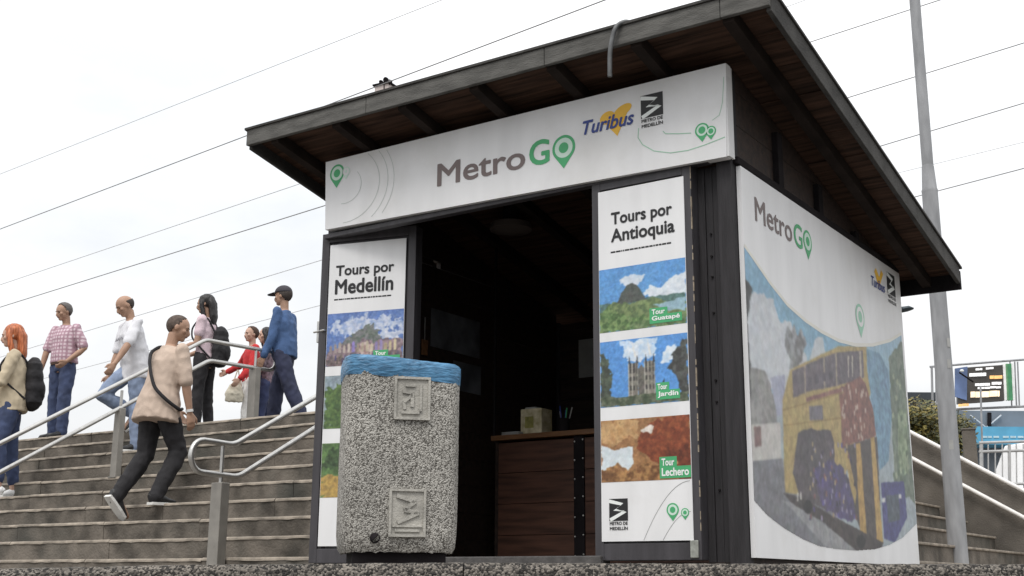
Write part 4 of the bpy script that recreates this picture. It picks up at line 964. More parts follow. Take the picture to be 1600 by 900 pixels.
# information display in a steel frame
DD = 30.0; u_ = DD/1958
def fd(x, y): return far(x, y, DD)
t = thing('display_board', 'black information display with orange and white lines in a steel frame', 'display board', (0, DD, PZ), rz=0, world=True)
def dpoly(name, pts, y, m, dep=.02, par=None):
    return obj(name, prism([(fd(*p)[0], y, fd(*p)[1]) for p in pts], (0, dep, 0)), m, par or t)
scr = dpoly('screen', [(1497, 631), (1569, 626), (1569, 570), (1497, 575)], 0, mat('black_screen', (.055, .05, .045), .4, .2, 2), .12)
dpoly('blue_panel', [(1492, 620), (1510, 626), (1511, 573), (1492, 576)], -.03, mat('blue_panel_paint', (.11, .16, .30), .5, .3, 1.5), .05)
M['scr_w'] = mat('screen_white', (.8, .8, .8), .5, emit=.5); M['scr_o'] = mat('screen_orange', (.75, .42, .16), .5, emit=.6); M['scr_c'] = mat('screen_cream', (.85, .70, .50), .5, emit=.6)
for (xa, xb, ya, yb, m) in ((1514, 1540, 583, 588, 'scr_w'), (1524, 1534, 576, 579, 'scr_w'), (1540, 1552, 575, 578, 'scr_w'), (1546, 1566, 588, 593, 'scr_o'), (1523, 1546, 599, 603, 'scr_w'), (1549, 1564, 598, 602, 'scr_w'), (1527, 1563, 605, 608, 'scr_w'), (1516, 1561, 612, 621, 'scr_c'), (1497, 1513, 630, 634, 'scr_o')):
    rnd = random.Random(xa); x = xa
    while x < xb-1:
        x2 = min(xb, x+rnd.uniform(5, 13)); j = rnd.uniform(-.4, .4)
        dpoly('text_line', [(x, yb+j-.04*(x-1530)), (x2, yb+j-.04*(x2-1530)), (x2, ya+j-.04*(x2-1530)), (x, ya+j-.04*(x-1530))], -.035, M[m], .02, scr); x = x2+.7
for k, (xa, xb, m) in enumerate(((1567, 1571, (.75, .75, .73)), (1571, 1574, (.12, .28, .14)), (1574, 1580, (.06, .24, .11)), (1580, 1583, (.7, .72, .7)))):
    dpoly('stripe', [(xa+2.2, 626), (xb+2.2, 625), (xb-.5, 568), (xa-.5, 569)], -.02-.004*k, mat('display_stripe', m, .5), .08)
def bar(name, a, b, r, y=0.2, m='galv'):
    bm = bmesh.new(); A_, B_ = fd(*a), fd(*b); tube(bm, [(A_[0], y, A_[1]), (B_[0], y, B_[1])], r*u_, 8); return obj(name, bm, M[m], t, smooth=True)
bar('frame_bar', (1457, 571), (1600, 560), 1.8); bar('frame_bar', (1600, 560), (1680, 554), 1.8); bar('frame_bar', (1497, 638), (1680, 630), 2.0)
bar('frame_post', (1460, 571), (1468, 900), 2.0); bar('frame_post', (1466, 572), (1473, 900), 1.2)
for x in (1585, 1592.5, 1597, 1640): bar('frame_post', (x-2, 563), (x+1, 634), 1.3)
bar('frame_post', (1525, 606), (1533, 900), 1.6, y=-.3); bar('frame_post', (1650, 560), (1660, 900), 2.0)
bar('frame_arm', (1492, 585), (1514, 600), 1.4, y=-.3, m='rafter')
bm = bmesh.new(); a = fd(1495, 583); ball(bm, (a[0], -.35, a[1]), (3.2*u_, 3*u_, 2.4*u_), 10); obj('camera_head', bm, M['tagw'], t, smooth=True)

# concrete post, white railing and parked van beyond the wall
QD = 18.0
a = atD(1517, 720, QD); zt = float(atD(1517, 673, QD)[2])
t = thing('concrete_post', 'squat concrete post beyond the sloping wall', 'post', (a[0], a[1], PZ), rz=-.3, world=True)
w_ = 10*QD/1958
obj('post_shaft', boxm((-w_, -w_, 0), (w_, w_, zt-PZ)), M['conc'], t, bevel=.01); obj('post_cap', boxm((-w_*1.12, -w_*1.12, zt-PZ+.001), (w_*1.12, w_*1.12, zt-PZ+.03)), M['conc'], t, bevel=.01)
t = thing('railing', 'pale metal railing beyond the sloping wall at the far right', 'railing', (0, 19, PZ), rz=0, world=True)
def fr(x, y): return far(x, y, 19.)
M['railpaint'] = mat('pale_grey_rail_paint', (.40, .40, .395), .5, .1, 10)
for y0_, y1_ in ((692, 696), (706, 711), (758, 762)):
    bm = bmesh.new(); a, b = fr(1530, y0_), fr(1720, y0_-6); tube(bm, [(a[0], 0, a[1]), (b[0], 0, b[1])], .022, 8); obj('rail', bm, M['railpaint'], t, smooth=True)
for k in range(16):
    x = 1533+k*11; a, b = fr(x, 694), fr(x+1, 790); bm = bmesh.new(); tube(bm, [(a[0], 0.002, a[1]), (b[0], 0.002, b[1])], .011 if k % 4 else .026, 6); obj('baluster' if k % 4 else 'rail_post', bm, M['railpaint'], t)
VD = 27.0
a = atD(1640, 800, VD)
t = thing('parked_van', 'white van parked beyond the pale railing at the far right', 'van', (a[0], a[1], PZ+.55), rz=.25, world=True)
vz = float(atD(1600, 690, VD)[2])-PZ-.55
M['vanw'] = mat('white_van_paint', (.72, .72, .72), .35, .04, 2)
bm = prism([(-1.15, -.9, .35), (2.6, -.9, .35), (2.6, -.9, vz), (-.35, -.9, vz), (-.85, -.9, vz*.62), (-1.15, -.9, vz*.55)], (0, 1.8, 0)); obj('body', bm, M['vanw'], t, bevel=.06)
obj('window', prism([(-.72, -.912, vz*.60), (.1, -.912, vz*.60), (.1, -.912, vz*.92), (-.34, -.912, vz*.92)], (0, .01, 0)), M['black'], t)
for x in (-.55, 1.9):
    bm = bmesh.new(); tube(bm, [(x, -.93, .34), (x, -.72, .34)], .34, 20); w = obj('wheel', bm, M['black'], t, smooth=False)
    bm = bmesh.new(); tube(bm, [(x, -.94, .34), (x, -.925, .34)], .2, 16); obj('rim', bm, M['galv'], w)

# ------------------------------------------------------------------ trees behind the side wall
def tree(x, ytop, ybot, d, wpx, seed, label, tint):
    rnd = random.Random(seed); u_ = d/1958
    p = atD(x, 700, d); zt_ = float(atD(x, ytop, d)[2])-PZ; zb_ = float(atD(x, ybot, d)[2])-PZ; rad = wpx*u_/2
    t = thing('leafy_tree', label, 'tree', (p[0], p[1], PZ), rz=0, world=True, group='trees behind the side wall')
    bm = bmesh.new(); tube(bm, [(0, 0, 0), (.05, .02, zb_*.6), (-.03, .04, (zb_+zt_)/2)], [.16, .11, .05], 8)
    tips = []
    for k in range(7):
        q = rnd.uniform(0, 6.28); z0 = rnd.uniform(zb_*.6, zb_+.5); tip = (math.cos(q)*rad*.7, math.sin(q)*rad*.7, rnd.uniform(zb_, zt_)); tips.append(tip)
        tube(bm, [(0, 0, z0), (tip[0]*.5, tip[1]*.5, (z0+tip[2])/2+.1), tip], [.05, .03, .012], 6)
    obj('trunk', bm, mat('bark', (.09, .07, .05), .9, .3, 10), t)
    bm = bmesh.new(); cl = []
    for k in range(26):
        q = rnd.uniform(0, 6.28); rr = rad*math.sqrt(rnd.random())*.9; z = rnd.uniform(zb_, zt_-.2); cl.append((math.cos(q)*rr, math.sin(q)*rr, z, rnd.uniform(.25, .5)))
    for k in range(3800):
        c = rnd.choice(cl); v = Vector((rnd.gauss(0, 1), rnd.gauss(0, 1), rnd.gauss(0, .8))); v = v.normalized()*c[3]*rnd.random()**.4
        p_ = Vector(c[:3])+v; s = rnd.uniform(.035, .075); a = Vector((rnd.uniform(-1, 1), rnd.uniform(-1, 1), rnd.uniform(-.6, .6))).normalized(); b = a.orthogonal().normalized()
        f = bm.faces.new([bm.verts.new(p_+a*s), bm.verts.new(p_+b*s*.5), bm.verts.new(p_-a*s), bm.verts.new(p_-b*s*.5)]); f.material_index = rnd.choice((0, 1, 1, 2))
    tag(obj('crown', bm, [mat('leaf', tint, .6, .3, 2), mat('leaf_olive', (tint[0]*2.2, tint[1]*1.7, tint[2]*1.1), .6, .3, 2), mat('leaf_dark', tuple(v*.55 for v in tint), .6, .3, 2)], t), kind='stuff')
for args in ((1432, 628, 690, 25, 62, 1, 'leafy tree between the kiosk banner and the grey pole, nearest the banner', (.085, .090, .035)),
             (1460, 642, 700, 27, 38, 2, 'leafy tree directly behind the grey pole', (.075, .082, .034)),
             (1488, 654, 700, 29, 30, 3, 'leafy tree just right of the grey pole under the display board', (.07, .078, .034))):
    tree(*args)

# ------------------------------------------------------------------ people
M['skin'] = mat('tan_skin', (.37, .225, .155), .55, .10, 14)
M['skin2'] = mat('fair_skin', (.50, .32, .24), .55, .10, 14)
M['lips'] = mat('lips', (.30, .12, .10), .5)
M['eye'] = mat('dark_eye', (.02, .015, .012), .3)
def finish(bm, name, m, parent, voxel, smooth_it=3, wr=0.0, ws=14.0, seed=0, wdir=(1, 1, 1)):
    """one continuous surface out of overlapping lofts: voxel remesh, relax, then cloth folds along the normals"""
    me = bpy.data.meshes.new(name); bm.to_mesh(me); bm.free()
    o = bpy.data.objects.new(name, me); COL.objects.link(o)
    r = o.modifiers.new('r', 'REMESH'); r.mode = 'VOXEL'; r.voxel_size = voxel
    s = o.modifiers.new('s', 'SMOOTH'); s.factor = .5; s.iterations = smooth_it
    dg = bpy.context.evaluated_depsgraph_get(); dg.update()
    me2 = bpy.data.meshes.new_from_object(o.evaluated_get(dg)); o.modifiers.clear(); o.data = me2; bpy.data.meshes.remove(me)
    if wr:
        n = len(me2.vertices); co = np.empty(n*3); no = np.empty(n*3)
        me2.vertices.foreach_get('co', co); me2.vertices.foreach_get('normal', no); co = co.reshape(-1, 3); no = no.reshape(-1, 3)
        wd = np.array(wdir); d = np.array([.5-1.6*abs(mnoise.noise(Vector(c*wd*ws + seed))) + .5*mnoise.noise(Vector(c*wd*ws*2.3 + seed+9)) for c in co])
        co += no*(d*wr)[:, None]; me2.vertices.foreach_set('co', co.ravel())
    me2.materials.clear(); me2.materials.append(m)
    me2.polygons.foreach_set('use_smooth', [True]*len(me2.polygons)); me2.update()
    o.name = name; o.parent = parent; return o
def limb(bm, pts, rad, seg=12, wide=None):
    tube(bm, pts, rad, seg, wide)
    for p, r in ((pts[0], rad[0]), (pts[-1], rad[-1])): ball(bm, p, (r if not isinstance(r, tuple) else min(r))*.98, 12)
def person(label, p_local, az, H, P, C):
    """P: pose angles in degrees; C: clothing. Local frame: +Y ahead, +X to the person's right, Z up."""
    root = thing('person', label, 'person', p_local, rz=-math.radians(az), group='people on the stairs')
    R_ = math.radians
    V = Vector
    def dirv(pitch, out=0, side=1):       # pitch: forward from straight down
        return V((math.sin(R_(out))*side, math.sin(R_(pitch))*math.cos(R_(out)), -math.cos(R_(pitch))*math.cos(R_(out))))
    lean, sl = P.get('lean', 4), P.get('side', 0); tw = R_(P.get('twist', 0))
    up = V((math.sin(R_(sl)), math.sin(R_(lean)), math.cos(R_(lean)))).normalized()
    rt = V((math.cos(tw), -math.sin(tw), 0)); rt = (rt-up*rt.dot(up)).normalized(); fw = up.cross(rt).normalized()
    wS, fat = P.get('shoulder', 1.0), P.get('fat', 1.0)
    hipw = .052*H
    legs = []
    for k, s in ((0, -1), (1, 1)):        # 0 left, 1 right
        th, sh, ft = P['legs'][k][:3]; o = P['legs'][k][3] if len(P['legs'][k]) > 3 else 3
        hip = V((s*hipw, 0, 0)); kn = hip+dirv(th, o, s)*.245*H; an = kn+dirv(sh, o*.4, s)*.243*H
        legs.append([hip, kn, an, ft])
    foot_low = min(l[2].z - .043*H - (.10*H*max(0, math.sin(R_(-l[3])))) for l in legs) if 'z' not in P else 0
    lift = V((0, 0, -foot_low)) if 'z' not in P else V((0, 0, P['z']))
    off = V((P.get('dx', 0), P.get('dy', 0), 0))
    for l in legs:
        for q in range(3): l[q] = l[q]+lift+off
    hipc = lift+off
    neck = hipc + up*.295*H
    shl = [neck - up*.018*H + rt*(s*.104*H*wS) for s in (-1, 1)]
    arms = []
    for k, s in ((0, -1), (1, 1)):
        a = P['arms'][k]; d1 = dirv(a[0], a[2], s); d2 = dirv(a[1], a[3] if len(a) > 3 else a[2]*.4, s)
        el = shl[k]+d1*.172*H; wr = el+d2*.148*H; arms.append([shl[k], el, wr, d2])
    hy, hp = R_(P.get('hyaw', 0)), R_(P.get('hpitch', 0))
    hf = V((math.sin(hy)*math.cos(hp), math.cos(hy)*math.cos(hp), math.sin(hp)))
    hf = (Matrix.Rotation(0, 3, 'Z') @ hf).normalized()
    hr = hf.cross(V((0, 0, 1))).normalized(); hu = hr.cross(hf).normalized()
    hb_ = neck + up*.040*H + V((0, 0, 1))*.018*H + hf*.012*H       # base of skull / jaw joint
    def hd(x, y, z): return hb_ + hr*(x*H) + hf*(y*H) + hu*(z*H)
    rot = Matrix((hr, hf, hu)).transposed()
    skin = M[C.get('skin', 'skin')]
    # ---- body: one continuous skin
    bm = bmesh.new()
    sec = [(-.05, .066, .05), (.0, .083, .058), (.06, .080, .056), (.13, .074*fat, .052), (.20, .086*wS, .056), (.255, .090*wS, .048), (.285, .055, .036), (.305, .034, .034)]
    tube(bm, [hipc+up*(a*H) for a, b, c in sec], [(b*H, c*H) for a, b, c in sec], 18, wide=rt)
    tube(bm, [neck-up*.02*H, neck+up*.02*H, hd(0, -.008, .02)], [.034*H, .0285*H, .030*H], 12)
    for s_ in arms:
        a, b, c, d2 = s_
        limb(bm, [a, a.lerp(b, .35), b, b.lerp(c, .3), c], [.030*H, .028*H, .023*H, .023*H, .0145*H])
        # hand: palm, four unequal curled fingers and a thumb from the side of the palm
        side = 1 if s_ is arms[1] else -1
        inw = V((-side, .25, 0)); inw = (inw-d2*inw.dot(d2)).normalized(); ax = d2.cross(inw).normalized()
        tube(bm, [c-d2*.005*H, c+d2*.022*H, c+d2*.05*H], [(.014*H, .009*H), (.022*H, .010*H), (.022*H, .009*H)], 10, wide=ax)
        for q, ln in enumerate((.036, .043, .040, .030)):
            b0 = c+d2*.047*H+ax*((q-1.5)*.0115*H); b1 = b0+d2*(ln*.5*H)+inw*(.004*H); b2 = b1+d2*(ln*.42*H)+inw*(.014*H)
            limb(bm, [b0, b1, b2], [.0058*H, .0054*H, .0045*H], 8)
        fwd = ax if ax.y > 0 else -ax
        t0 = c+d2*.014*H+fwd*.015*H; limb(bm, [t0, t0+d2*.02*H+fwd*.016*H+inw*.006*H, t0+d2*.042*H+fwd*.018*H+inw*.012*H], [.0075*H, .0068*H, .0052*H], 8)
    for hip, kn, an, ft in legs:
        limb(bm, [hip, hip.lerp(kn, .4), kn, kn.lerp(an, .3), an], [.045*H, .040*H, .027*H, .027*H, .021*H])
        fd_ = V((0, math.cos(R_(ft)), math.sin(R_(ft)))); limb(bm, [an, an-V((0, 0, .02*H))+fd_*.03*H, an+fd_*.09*H-V((0, 0, .028*H))], [.022*H, .02*H, .014*H])
    # head
    ball(bm, hd(0, -.002, .068), (.045*H, .057*H, .052*H), 20, rot)
    ball(bm, hd(0, .012, .036), (.037*H, .040*H, .044*H), 18, rot)
    ball(bm, hd(0, .034, .006), (.019*H, .017*H, .014*H), 12, rot)                                  # chin
    ball(bm, hd(0, .047, .064), (.032*H, .009*H, .007*H), 12, rot)                                  # brow
    limb(bm, [hd(0, .050, .060), hd(0, .060, .040), hd(0, .058, .034)], [.006*H, .0085*H, .0095*H], 10)   # nose
    for s in (-1, 1):
        ball(bm, hd(s*.026, .036, .042), (.013*H, .014*H, .012*H), 10, rot)                         # cheek
        ball(bm, hd(s*.045, -.002, .050), (.006*H, .012*H, .018*H), 10, rot)                        # ear
    ball(bm, hd(0, .048, .021), (.015*H, .008*H, .006*H), 10, rot)                                  # mouth mound
    body = finish(bm, 'body', skin, root, .0085, 2)
    for s in (-1, 1):
        bm = bmesh.new(); ball(bm, hd(s*.018, .0465, .052), (.0055*H, .0035*H, .0034*H), 10, rot); obj('eye', bm, M['eye'], root, smooth=True)
        bm = bmesh.new(); limb(bm, [hd(s*.008, .056, .064), hd(s*.018, .0545, .067), hd(s*.028, .048, .064)], [.0014*H, .0019*H, .0013*H], 6); obj('eyebrow', bm, C['hair'][1], root, smooth=True)
    bm = bmesh.new(); limb(bm, [hd(-.012, .0535, .0205), hd(0, .0565, .0215), hd(.012, .0535, .0205)], [.002*H, .0036*H, .002*H], 6); obj('mouth', bm, M['lips'], root, smooth=True)
    # ---- hair
    kind, hm = C['hair']
    bm = bmesh.new()
    if kind in ('short', 'buzz', 'balding'):
        g = {'short': .0055, 'buzz': .002, 'balding': .002}[kind]
        me_ = bmesh.new(); ball(me_, (0, 0, 0), 1, 40)
        for v in list(me_.verts):
            x, y, z = v.co; keep = (y < .28+.5*max(0, z-.25)+.12*mnoise.noise(v.co*4)) and z > -.62+.75*max(0, y+.25) - (.25 if y < -.3 else 0)
            if kind == 'balding': keep = keep and (z < .35) and y < .1
            if not keep: me_.verts.remove(v)
        for v in me_.verts:
            x, y, z = v.co; r = 1+mnoise.noise(v.co*9)*.035*(kind == 'short')
            v.co = hd(x*(.045+g)*r, -.004+y*(.057+g)*r, .068+z*(.052+g*1.2)*r)
        o = obj('hair', me_, hm, root, smooth=True); sld = o.modifiers.new('solid', 'SOLIDIFY'); sld.thickness = .006; bm.free()
    else:                                  # long: cap, side curtains and a fall down the back
        ln = P.get('hairlen', .16)
        ball(bm, hd(0, -.010, .074), (.052*H, .058*H, .055*H), 20, rot)
        for s in (-1, 1):
            limb(bm, [hd(s*.036, .016, .098), hd(s*.050, .016, .05), hd(s*.052, .008, -.01), hd(s*.052, -.01, -.05-ln*.3)], [.014*H, .016*H, .017*H, .012*H], 10)
        e = hd(0, -.05, .05); limb(bm, [hd(0, -.035, .08), e, e-V((0, 0, ln*.5*H))-fw*.012*H, e-V((0, 0, ln*H))-fw*.006*H], [(.046*H, .03*H), (.052*H, .030*H), (.055*H, .026*H), (.035*H, .014*H)], 14, wide=hr)
        finish(bm, 'hair', hm, root, .009, 2, .006, 22, 3, (1.6, 1.6, .35))
    # ---- trousers
    tm = C['trousers']; k_ = C.get('loose', 1.0)
    bm = bmesh.new()
    sec = [(-.045, .074, .060), (.0, .094, .070), (.05, .090*fat, .068), (.075, .086*fat, .064)]
    tube(bm, [hipc+up*(a*H) for a, b, c in sec], [(b*H, c*H) for a, b, c in sec], 18, wide=rt)
    for hip, kn, an, ft in legs:
        d = (an-kn).normalized()
        limb(bm, [hip, hip.lerp(kn, .35), hip.lerp(kn, .75), kn, kn.lerp(an, .4), an+d*(.012*H if not C.get('crop') else -.06*H)], [.056*H, .054*H*k_**.5, .044*H*k_, .042*H*k_, .040*H*k_, .033*H*k_], 14)
    finish(bm, 'trousers', tm, root, .010, 3, .010, 11, sum(map(ord, label)) % 50, (1, 1, .75))
    # ---- shirt or jacket
    sm = C['shirt']; ex_ = C.get('ease', 1.0); hem = C.get('hem', -.055); slv = C.get('sleeve', .85)
    bm = bmesh.new()
    fl = C.get('flare', 1.0)
    sec = [(hem, .100*ex_*fat*fl, .074*ex_*fl), (.02, .098*ex_*fat*(fl*.6+.4), .074*ex_*(fl*.6+.4)), (.08, .094*ex_*fat, .072*ex_*fat), (.14, .095*ex_*fat, .070*ex_), (.21, .103*wS*ex_, .068*ex_), (.255, .104*wS, .058), (.284, .070, .045), (.302, .044, .040)]
    tube(bm, [hipc+up*(a*H)-fw*(.006*H if a < .1 else 0) for a, b, c in sec], [(b*H, c*H) for a, b, c in sec], 20, wide=rt)
    for a, b, c, d2 in arms:
        if slv <= 1: limb(bm, [a, a.lerp(b, .4), a.lerp(b, slv)], [.035*H, .033*H*ex_, .034*H*ex_], 14)
        else: limb(bm, [a, a.lerp(b, .5), b, b.lerp(c, .5), b.lerp(c, .93)], [.036*H, .031*H*ex_, .028*H*ex_, .026*H*ex_, .023*H*ex_], 14)
    if C.get('hood'): ball(bm, neck-fw*.035*H+up*.0*H, (.075*H, .045*H, .03*H), 14)
    sh = finish(bm, C.get('shirt_name', 'shirt'), sm, root, .010, 3, .0105, 9, (sum(map(ord, label))+7) % 50, (1, 1, .8))
    # ---- shoes
    for hip, kn, an, ft in legs:
        f = V((0, math.cos(R_(ft)), math.sin(R_(ft)))); u2 = V((1, 0, 0)).cross(f).normalized()
        def sp(x, y, z): return an + V((x*H, 0, 0)) + f*(y*H) + u2*(z*H)
        bm = bmesh.new()
        tube(bm, [sp(0, -.034, -.014), sp(0, -.02, -.006), sp(0, .02, -.012), sp(0, .06, -.022), sp(0, .10, -.027), sp(0, .115, -.031)], [(.018*H, .018*H), (.026*H, .026*H), (.028*H, .024*H), (.029*H, .017*H), (.024*H, .012*H), (.010*H, .006*H)], 14, wide=(1, 0, 0))
        so_ = finish(bm, 'shoe', C['shoes'][0], root, .007, 2)
        pts = [(-.026, -.032), (.026, -.032), (.030, .0), (.0315, .06), (.026, .105), (.0, .122), (-.026, .105), (-.0315, .06), (-.030, .0)]
        bm = prism([sp(x, y, -.046) for x, y in pts], u2*(.014*H)); obj('sole', bm, C['shoes'][1], so_, bevel=.003)
    J = dict(H=H, hip=hipc, neck=neck, up=up, rt=rt, fw=fw, sh=shl, arms=arms, legs=legs, hd=hd, rot=rot, root=root, hf=hf, hr=hr, hu=hu)
    return J
def strap(J, pts, m, name='strap', w=.016, dp=.005):
    bm = bmesh.new(); P_ = [Vector(p) for p in pts]
    # smooth the path, keep it flat against the body
    Q = []
    for a, b in zip(P_, P_[1:]):
        for k in range(5): Q.append(a.lerp(b, k/5))
    Q.append(P_[-1])
    for _ in range(3): Q = [Q[0]]+[(Q[i-1]+Q[i]*2+Q[i+1])/4 for i in range(1, len(Q)-1)]+[Q[-1]]
    tube(bm, Q, w, 8); return obj(name, bm, m, J['root'], smooth=True)
def torso_pt(J, side, h, front, out=1.0):
    """a point on the clothed torso: side -1..1, h fraction hip to neck (of H), front -1 back .. 1 chest"""
    H = J['H']; return J['hip']+J['up']*(h*H)+J['rt']*(side*.108*H*out)+J['fw']*(front*.082*H*out)
def backpack(J, m, w=.17, h=.26, d=.10, z=.155, off=.0):
    H = J['H']; c = J['hip']+J['up']*(z*H)-J['fw']*((.072+d*.35)*H)+J['rt']*(off*H)
    rot = Matrix((J['rt'], J['fw'], J['up'])).transposed()
    bm = bmesh.new()
    for dz, s in ((-.36, .96), (-.12, 1.04), (.14, 1), (.34, .8)):
        ball(bm, c+J['up']*(dz*h*H), (w*.5*s*H, d*.5*s*H, h*.24*H), 16, rot)
    tube(bm, [c-J['up']*(h*.45*H), c+J['up']*(h*.42*H)], [(w*.5*H, d*.5*H), (w*.44*H, d*.42*H)], 16, wide=J['rt'])
    ball(bm, c-J['fw']*(d*.42*H)-J['up']*(h*.16*H), (w*.36*H, d*.2*H, h*.24*H), 14, rot)
    bp = finish(bm, 'backpack', m, J['root'], .011, 3, .006, 14, 5)
    for s in (-1, 1):
        pts = [c+J['up']*(h*.40*H)+J['rt']*(s*.045*H)+J['fw']*(d*.3*H), J['neck']+J['rt']*(s*.062*H)-J['fw']*.03*H+J['up']*.006*H, J['neck']+J['rt']*(s*.066*H)+J['fw']*.035*H-J['up']*.012*H, torso_pt(J, s*.70, .22, .92), torso_pt(J, s*.84, .15, .80), torso_pt(J, s*1.0, .10, .2), c-J['up']*(h*.38*H)+J['rt']*(s*w*.45*H)+J['fw']*(d*.35*H)]
        strap(J, pts, m, 'shoulder_strap', .011)
    return bp
MC = {}
def cm(name, c, **k):
    if name not in MC: MC[name] = mat(name, c, k.pop('rough', .85), k.pop('var', .14), k.pop('scale', 9), k.pop('bump', .25), k.pop('bscale', 90), **k)
    return MC[name]
black_hair = cm('black_hair', (.016, .014, .014), rough=.5, stretch=(3, 3, .4)); grey_hair = cm('grey_hair', (.10, .09, .085), rough=.7, scale=30); dark_hair = cm('short_dark_hair', (.045, .035, .03), rough=.7, scale=30)
orange_hair = cm('copper_hair', (.34, .085, .03), rough=.45, var=.4, scale=14, stretch=(4, 4, .4), second=(.42, .13, .05))
denim = cm('blue_denim', (.045, .062, .125), var=.28); dkdenim = cm('dark_denim', (.030, .040, .095), var=.25); ltdenim = cm('light_denim', (.22, .275, .39), var=.22)
blackc = cm('black_cloth', (.018, .017, .019), var=.25); navy = cm('navy_cloth', (.022, .026, .055), var=.25)
wht = cm('white_tee', (.66, .66, .69), var=.05); beige = cm('beige_tee', (.47, .37, .30), var=.06); jacket = cm('beige_jacket', (.50, .42, .30), var=.10); blue = cm('blue_shirt', (.055, .105, .225), var=.18)
red = cm('red_top', (.46, .028, .03), var=.15); pinkt = cm('pale_pink_tee', (.62, .49, .53), var=.06); whtr = cm('white_trousers', (.66, .65, .63), var=.06)
pinkc = mat_check('pink_check_shirt', (.36, .22, .27), (.62, .50, .54), 7)
wshoe = cm('white_shoe', (.68, .68, .67), var=.06, rough=.6); bshoe = cm('black_shoe', (.02, .02, .021), rough=.5); sole_w = cm('white_sole', (.70, .69, .66), var=.06); sole_b = cm('dark_sole', (.03, .03, .03))
def sp(i, x, dy): return (x, step_y(i)+dy, step_z(min(i, 10)))

# 1 red-haired woman at the left edge
J = person('woman with long copper hair, beige jacket and black backpack at the left edge', sp(5, onY(17, 640, step_y(5)+.13)[0], .13), -112, 1.84,
           dict(lean=2, legs=((10, -4, 0), (-4, -10, 0)), arms=((18, 82, 8, -28), (14, 78, 8, -24)), hyaw=6, hpitch=-8, hairlen=.20, shoulder=.95),
           dict(shirt=jacket, shirt_name='jacket', ease=1.12, hem=-.04, sleeve=2, trousers=denim, crop=True, loose=1.0, shoes=(wshoe, sole_w), hair=('long', orange_hair), skin='skin2'))
backpack(J, blackc, w=.19, h=.27, d=.11, z=.13)
bm = bmesh.new(); c = torso_pt(J, .0, .20, 1.03); ball(bm, c, (.055, .012, .03), 10); obj('chest_print', bm, navy, J['root'])
# 2 man in the pink checked shirt
J = person('grey-haired man in a pink checked shirt and blue jeans at the top of the stairs', sp(10, onY(96, 600, step_y(10)+.22)[0], .22), -152, 1.68,
           dict(lean=1, legs=((4, 0, 0, 2), (-2, -4, 0, 3)), arms=((-12, 42, 22, -26), (14, 10, 10, 4)), hyaw=16, hpitch=-16, fat=1.08),
           dict(shirt=pinkc, ease=1.06, hem=.02, trousers=denim, loose=1.12, shoes=(bshoe, sole_b), hair=('short', grey_hair)))
bm = bmesh.new(); H = J['H']; tube(bm, [J['hip']+J['up']*(.006*H), J['hip']+J['up']*(.026*H)], [(.1015*H, .0755*H)]*2, 24, wide=J['rt']); obj('belt', bm, cm('brown_belt', (.06, .03, .02)), J['root'])
# 3 bald man in the white tee
J = person('balding man in a white t-shirt and light jeans stepping down behind the handrail', sp(8, onY(208, 600, step_y(8)+.15)[0], .15), -128, 1.72,
           dict(lean=9, legs=((-2, -4, 0, 2), (44, -66, -50, 4)), arms=((22, 30, 12, 4), (8, 14, 10, 4)), hyaw=4, hpitch=-30, fat=1.10),
           dict(shirt=wht, ease=1.10, hem=-.075, trousers=ltdenim, loose=1.08, shoes=(bshoe, sole_w), hair=('balding', dark_hair)))
bm = bmesh.new(); rnd = random.Random(8)
for k in range(9):
    a = torso_pt(J, -.55+.13*k, .185+.008*(k % 2), 1.0); ball(bm, a+J['fw']*.004, (.013, .006, .012), 6)
obj('chest_print', bm, cm('grey_print', (.35, .35, .38)), J['root'])
# 4 climbing man, seen from behind
J = person('man in a beige t-shirt with a black crossbody strap climbing the stairs, seen from behind', sp(3, onY(240, 640, step_y(4)-.02)[0], .17), 40, 1.83,
           dict(lean=8, z=1.04, dy=.13, legs=((-4, -34, -48, 2), (20, -28, 0, 4)), arms=((16, 44, 8, 0), (4, 12, 12, 2)), hyaw=38, hpitch=-14, shoulder=.98, fat=1.02),
           dict(shirt=beige, ease=1.08, flare=1.26, hem=-.085, sleeve=.95, trousers=blackc, loose=1.06, shoes=(bshoe, sole_w), hair=('buzz', cm('cropped_hair', (.085, .062, .05), rough=.8, scale=40, var=.4))))
H = J['H']
strap(J, [torso_pt(J, -.45, .30, .5), J['neck']-J['rt']*.060*H-J['fw']*.02*H+J['up']*.016*H, torso_pt(J, -.45, .262, -.92), torso_pt(J, -.06, .20, -1.20), torso_pt(J, .35, .13, -1.28), torso_pt(J, .80, .055, -1.22), torso_pt(J, 1.28, .0, -.62), torso_pt(J, 1.38, -.03, .3), torso_pt(J, .6, .0, 1.1)], blackc, 'crossbody_strap', .016)
bm = bmesh.new(); a = J['arms'][1]; c0 = a[1].lerp(a[2], .93); tube(bm, [c0-a[3]*.012, c0+a[3]*.012], .0335, 14); obj('wristband', bm, wshoe, J['root'], smooth=True)
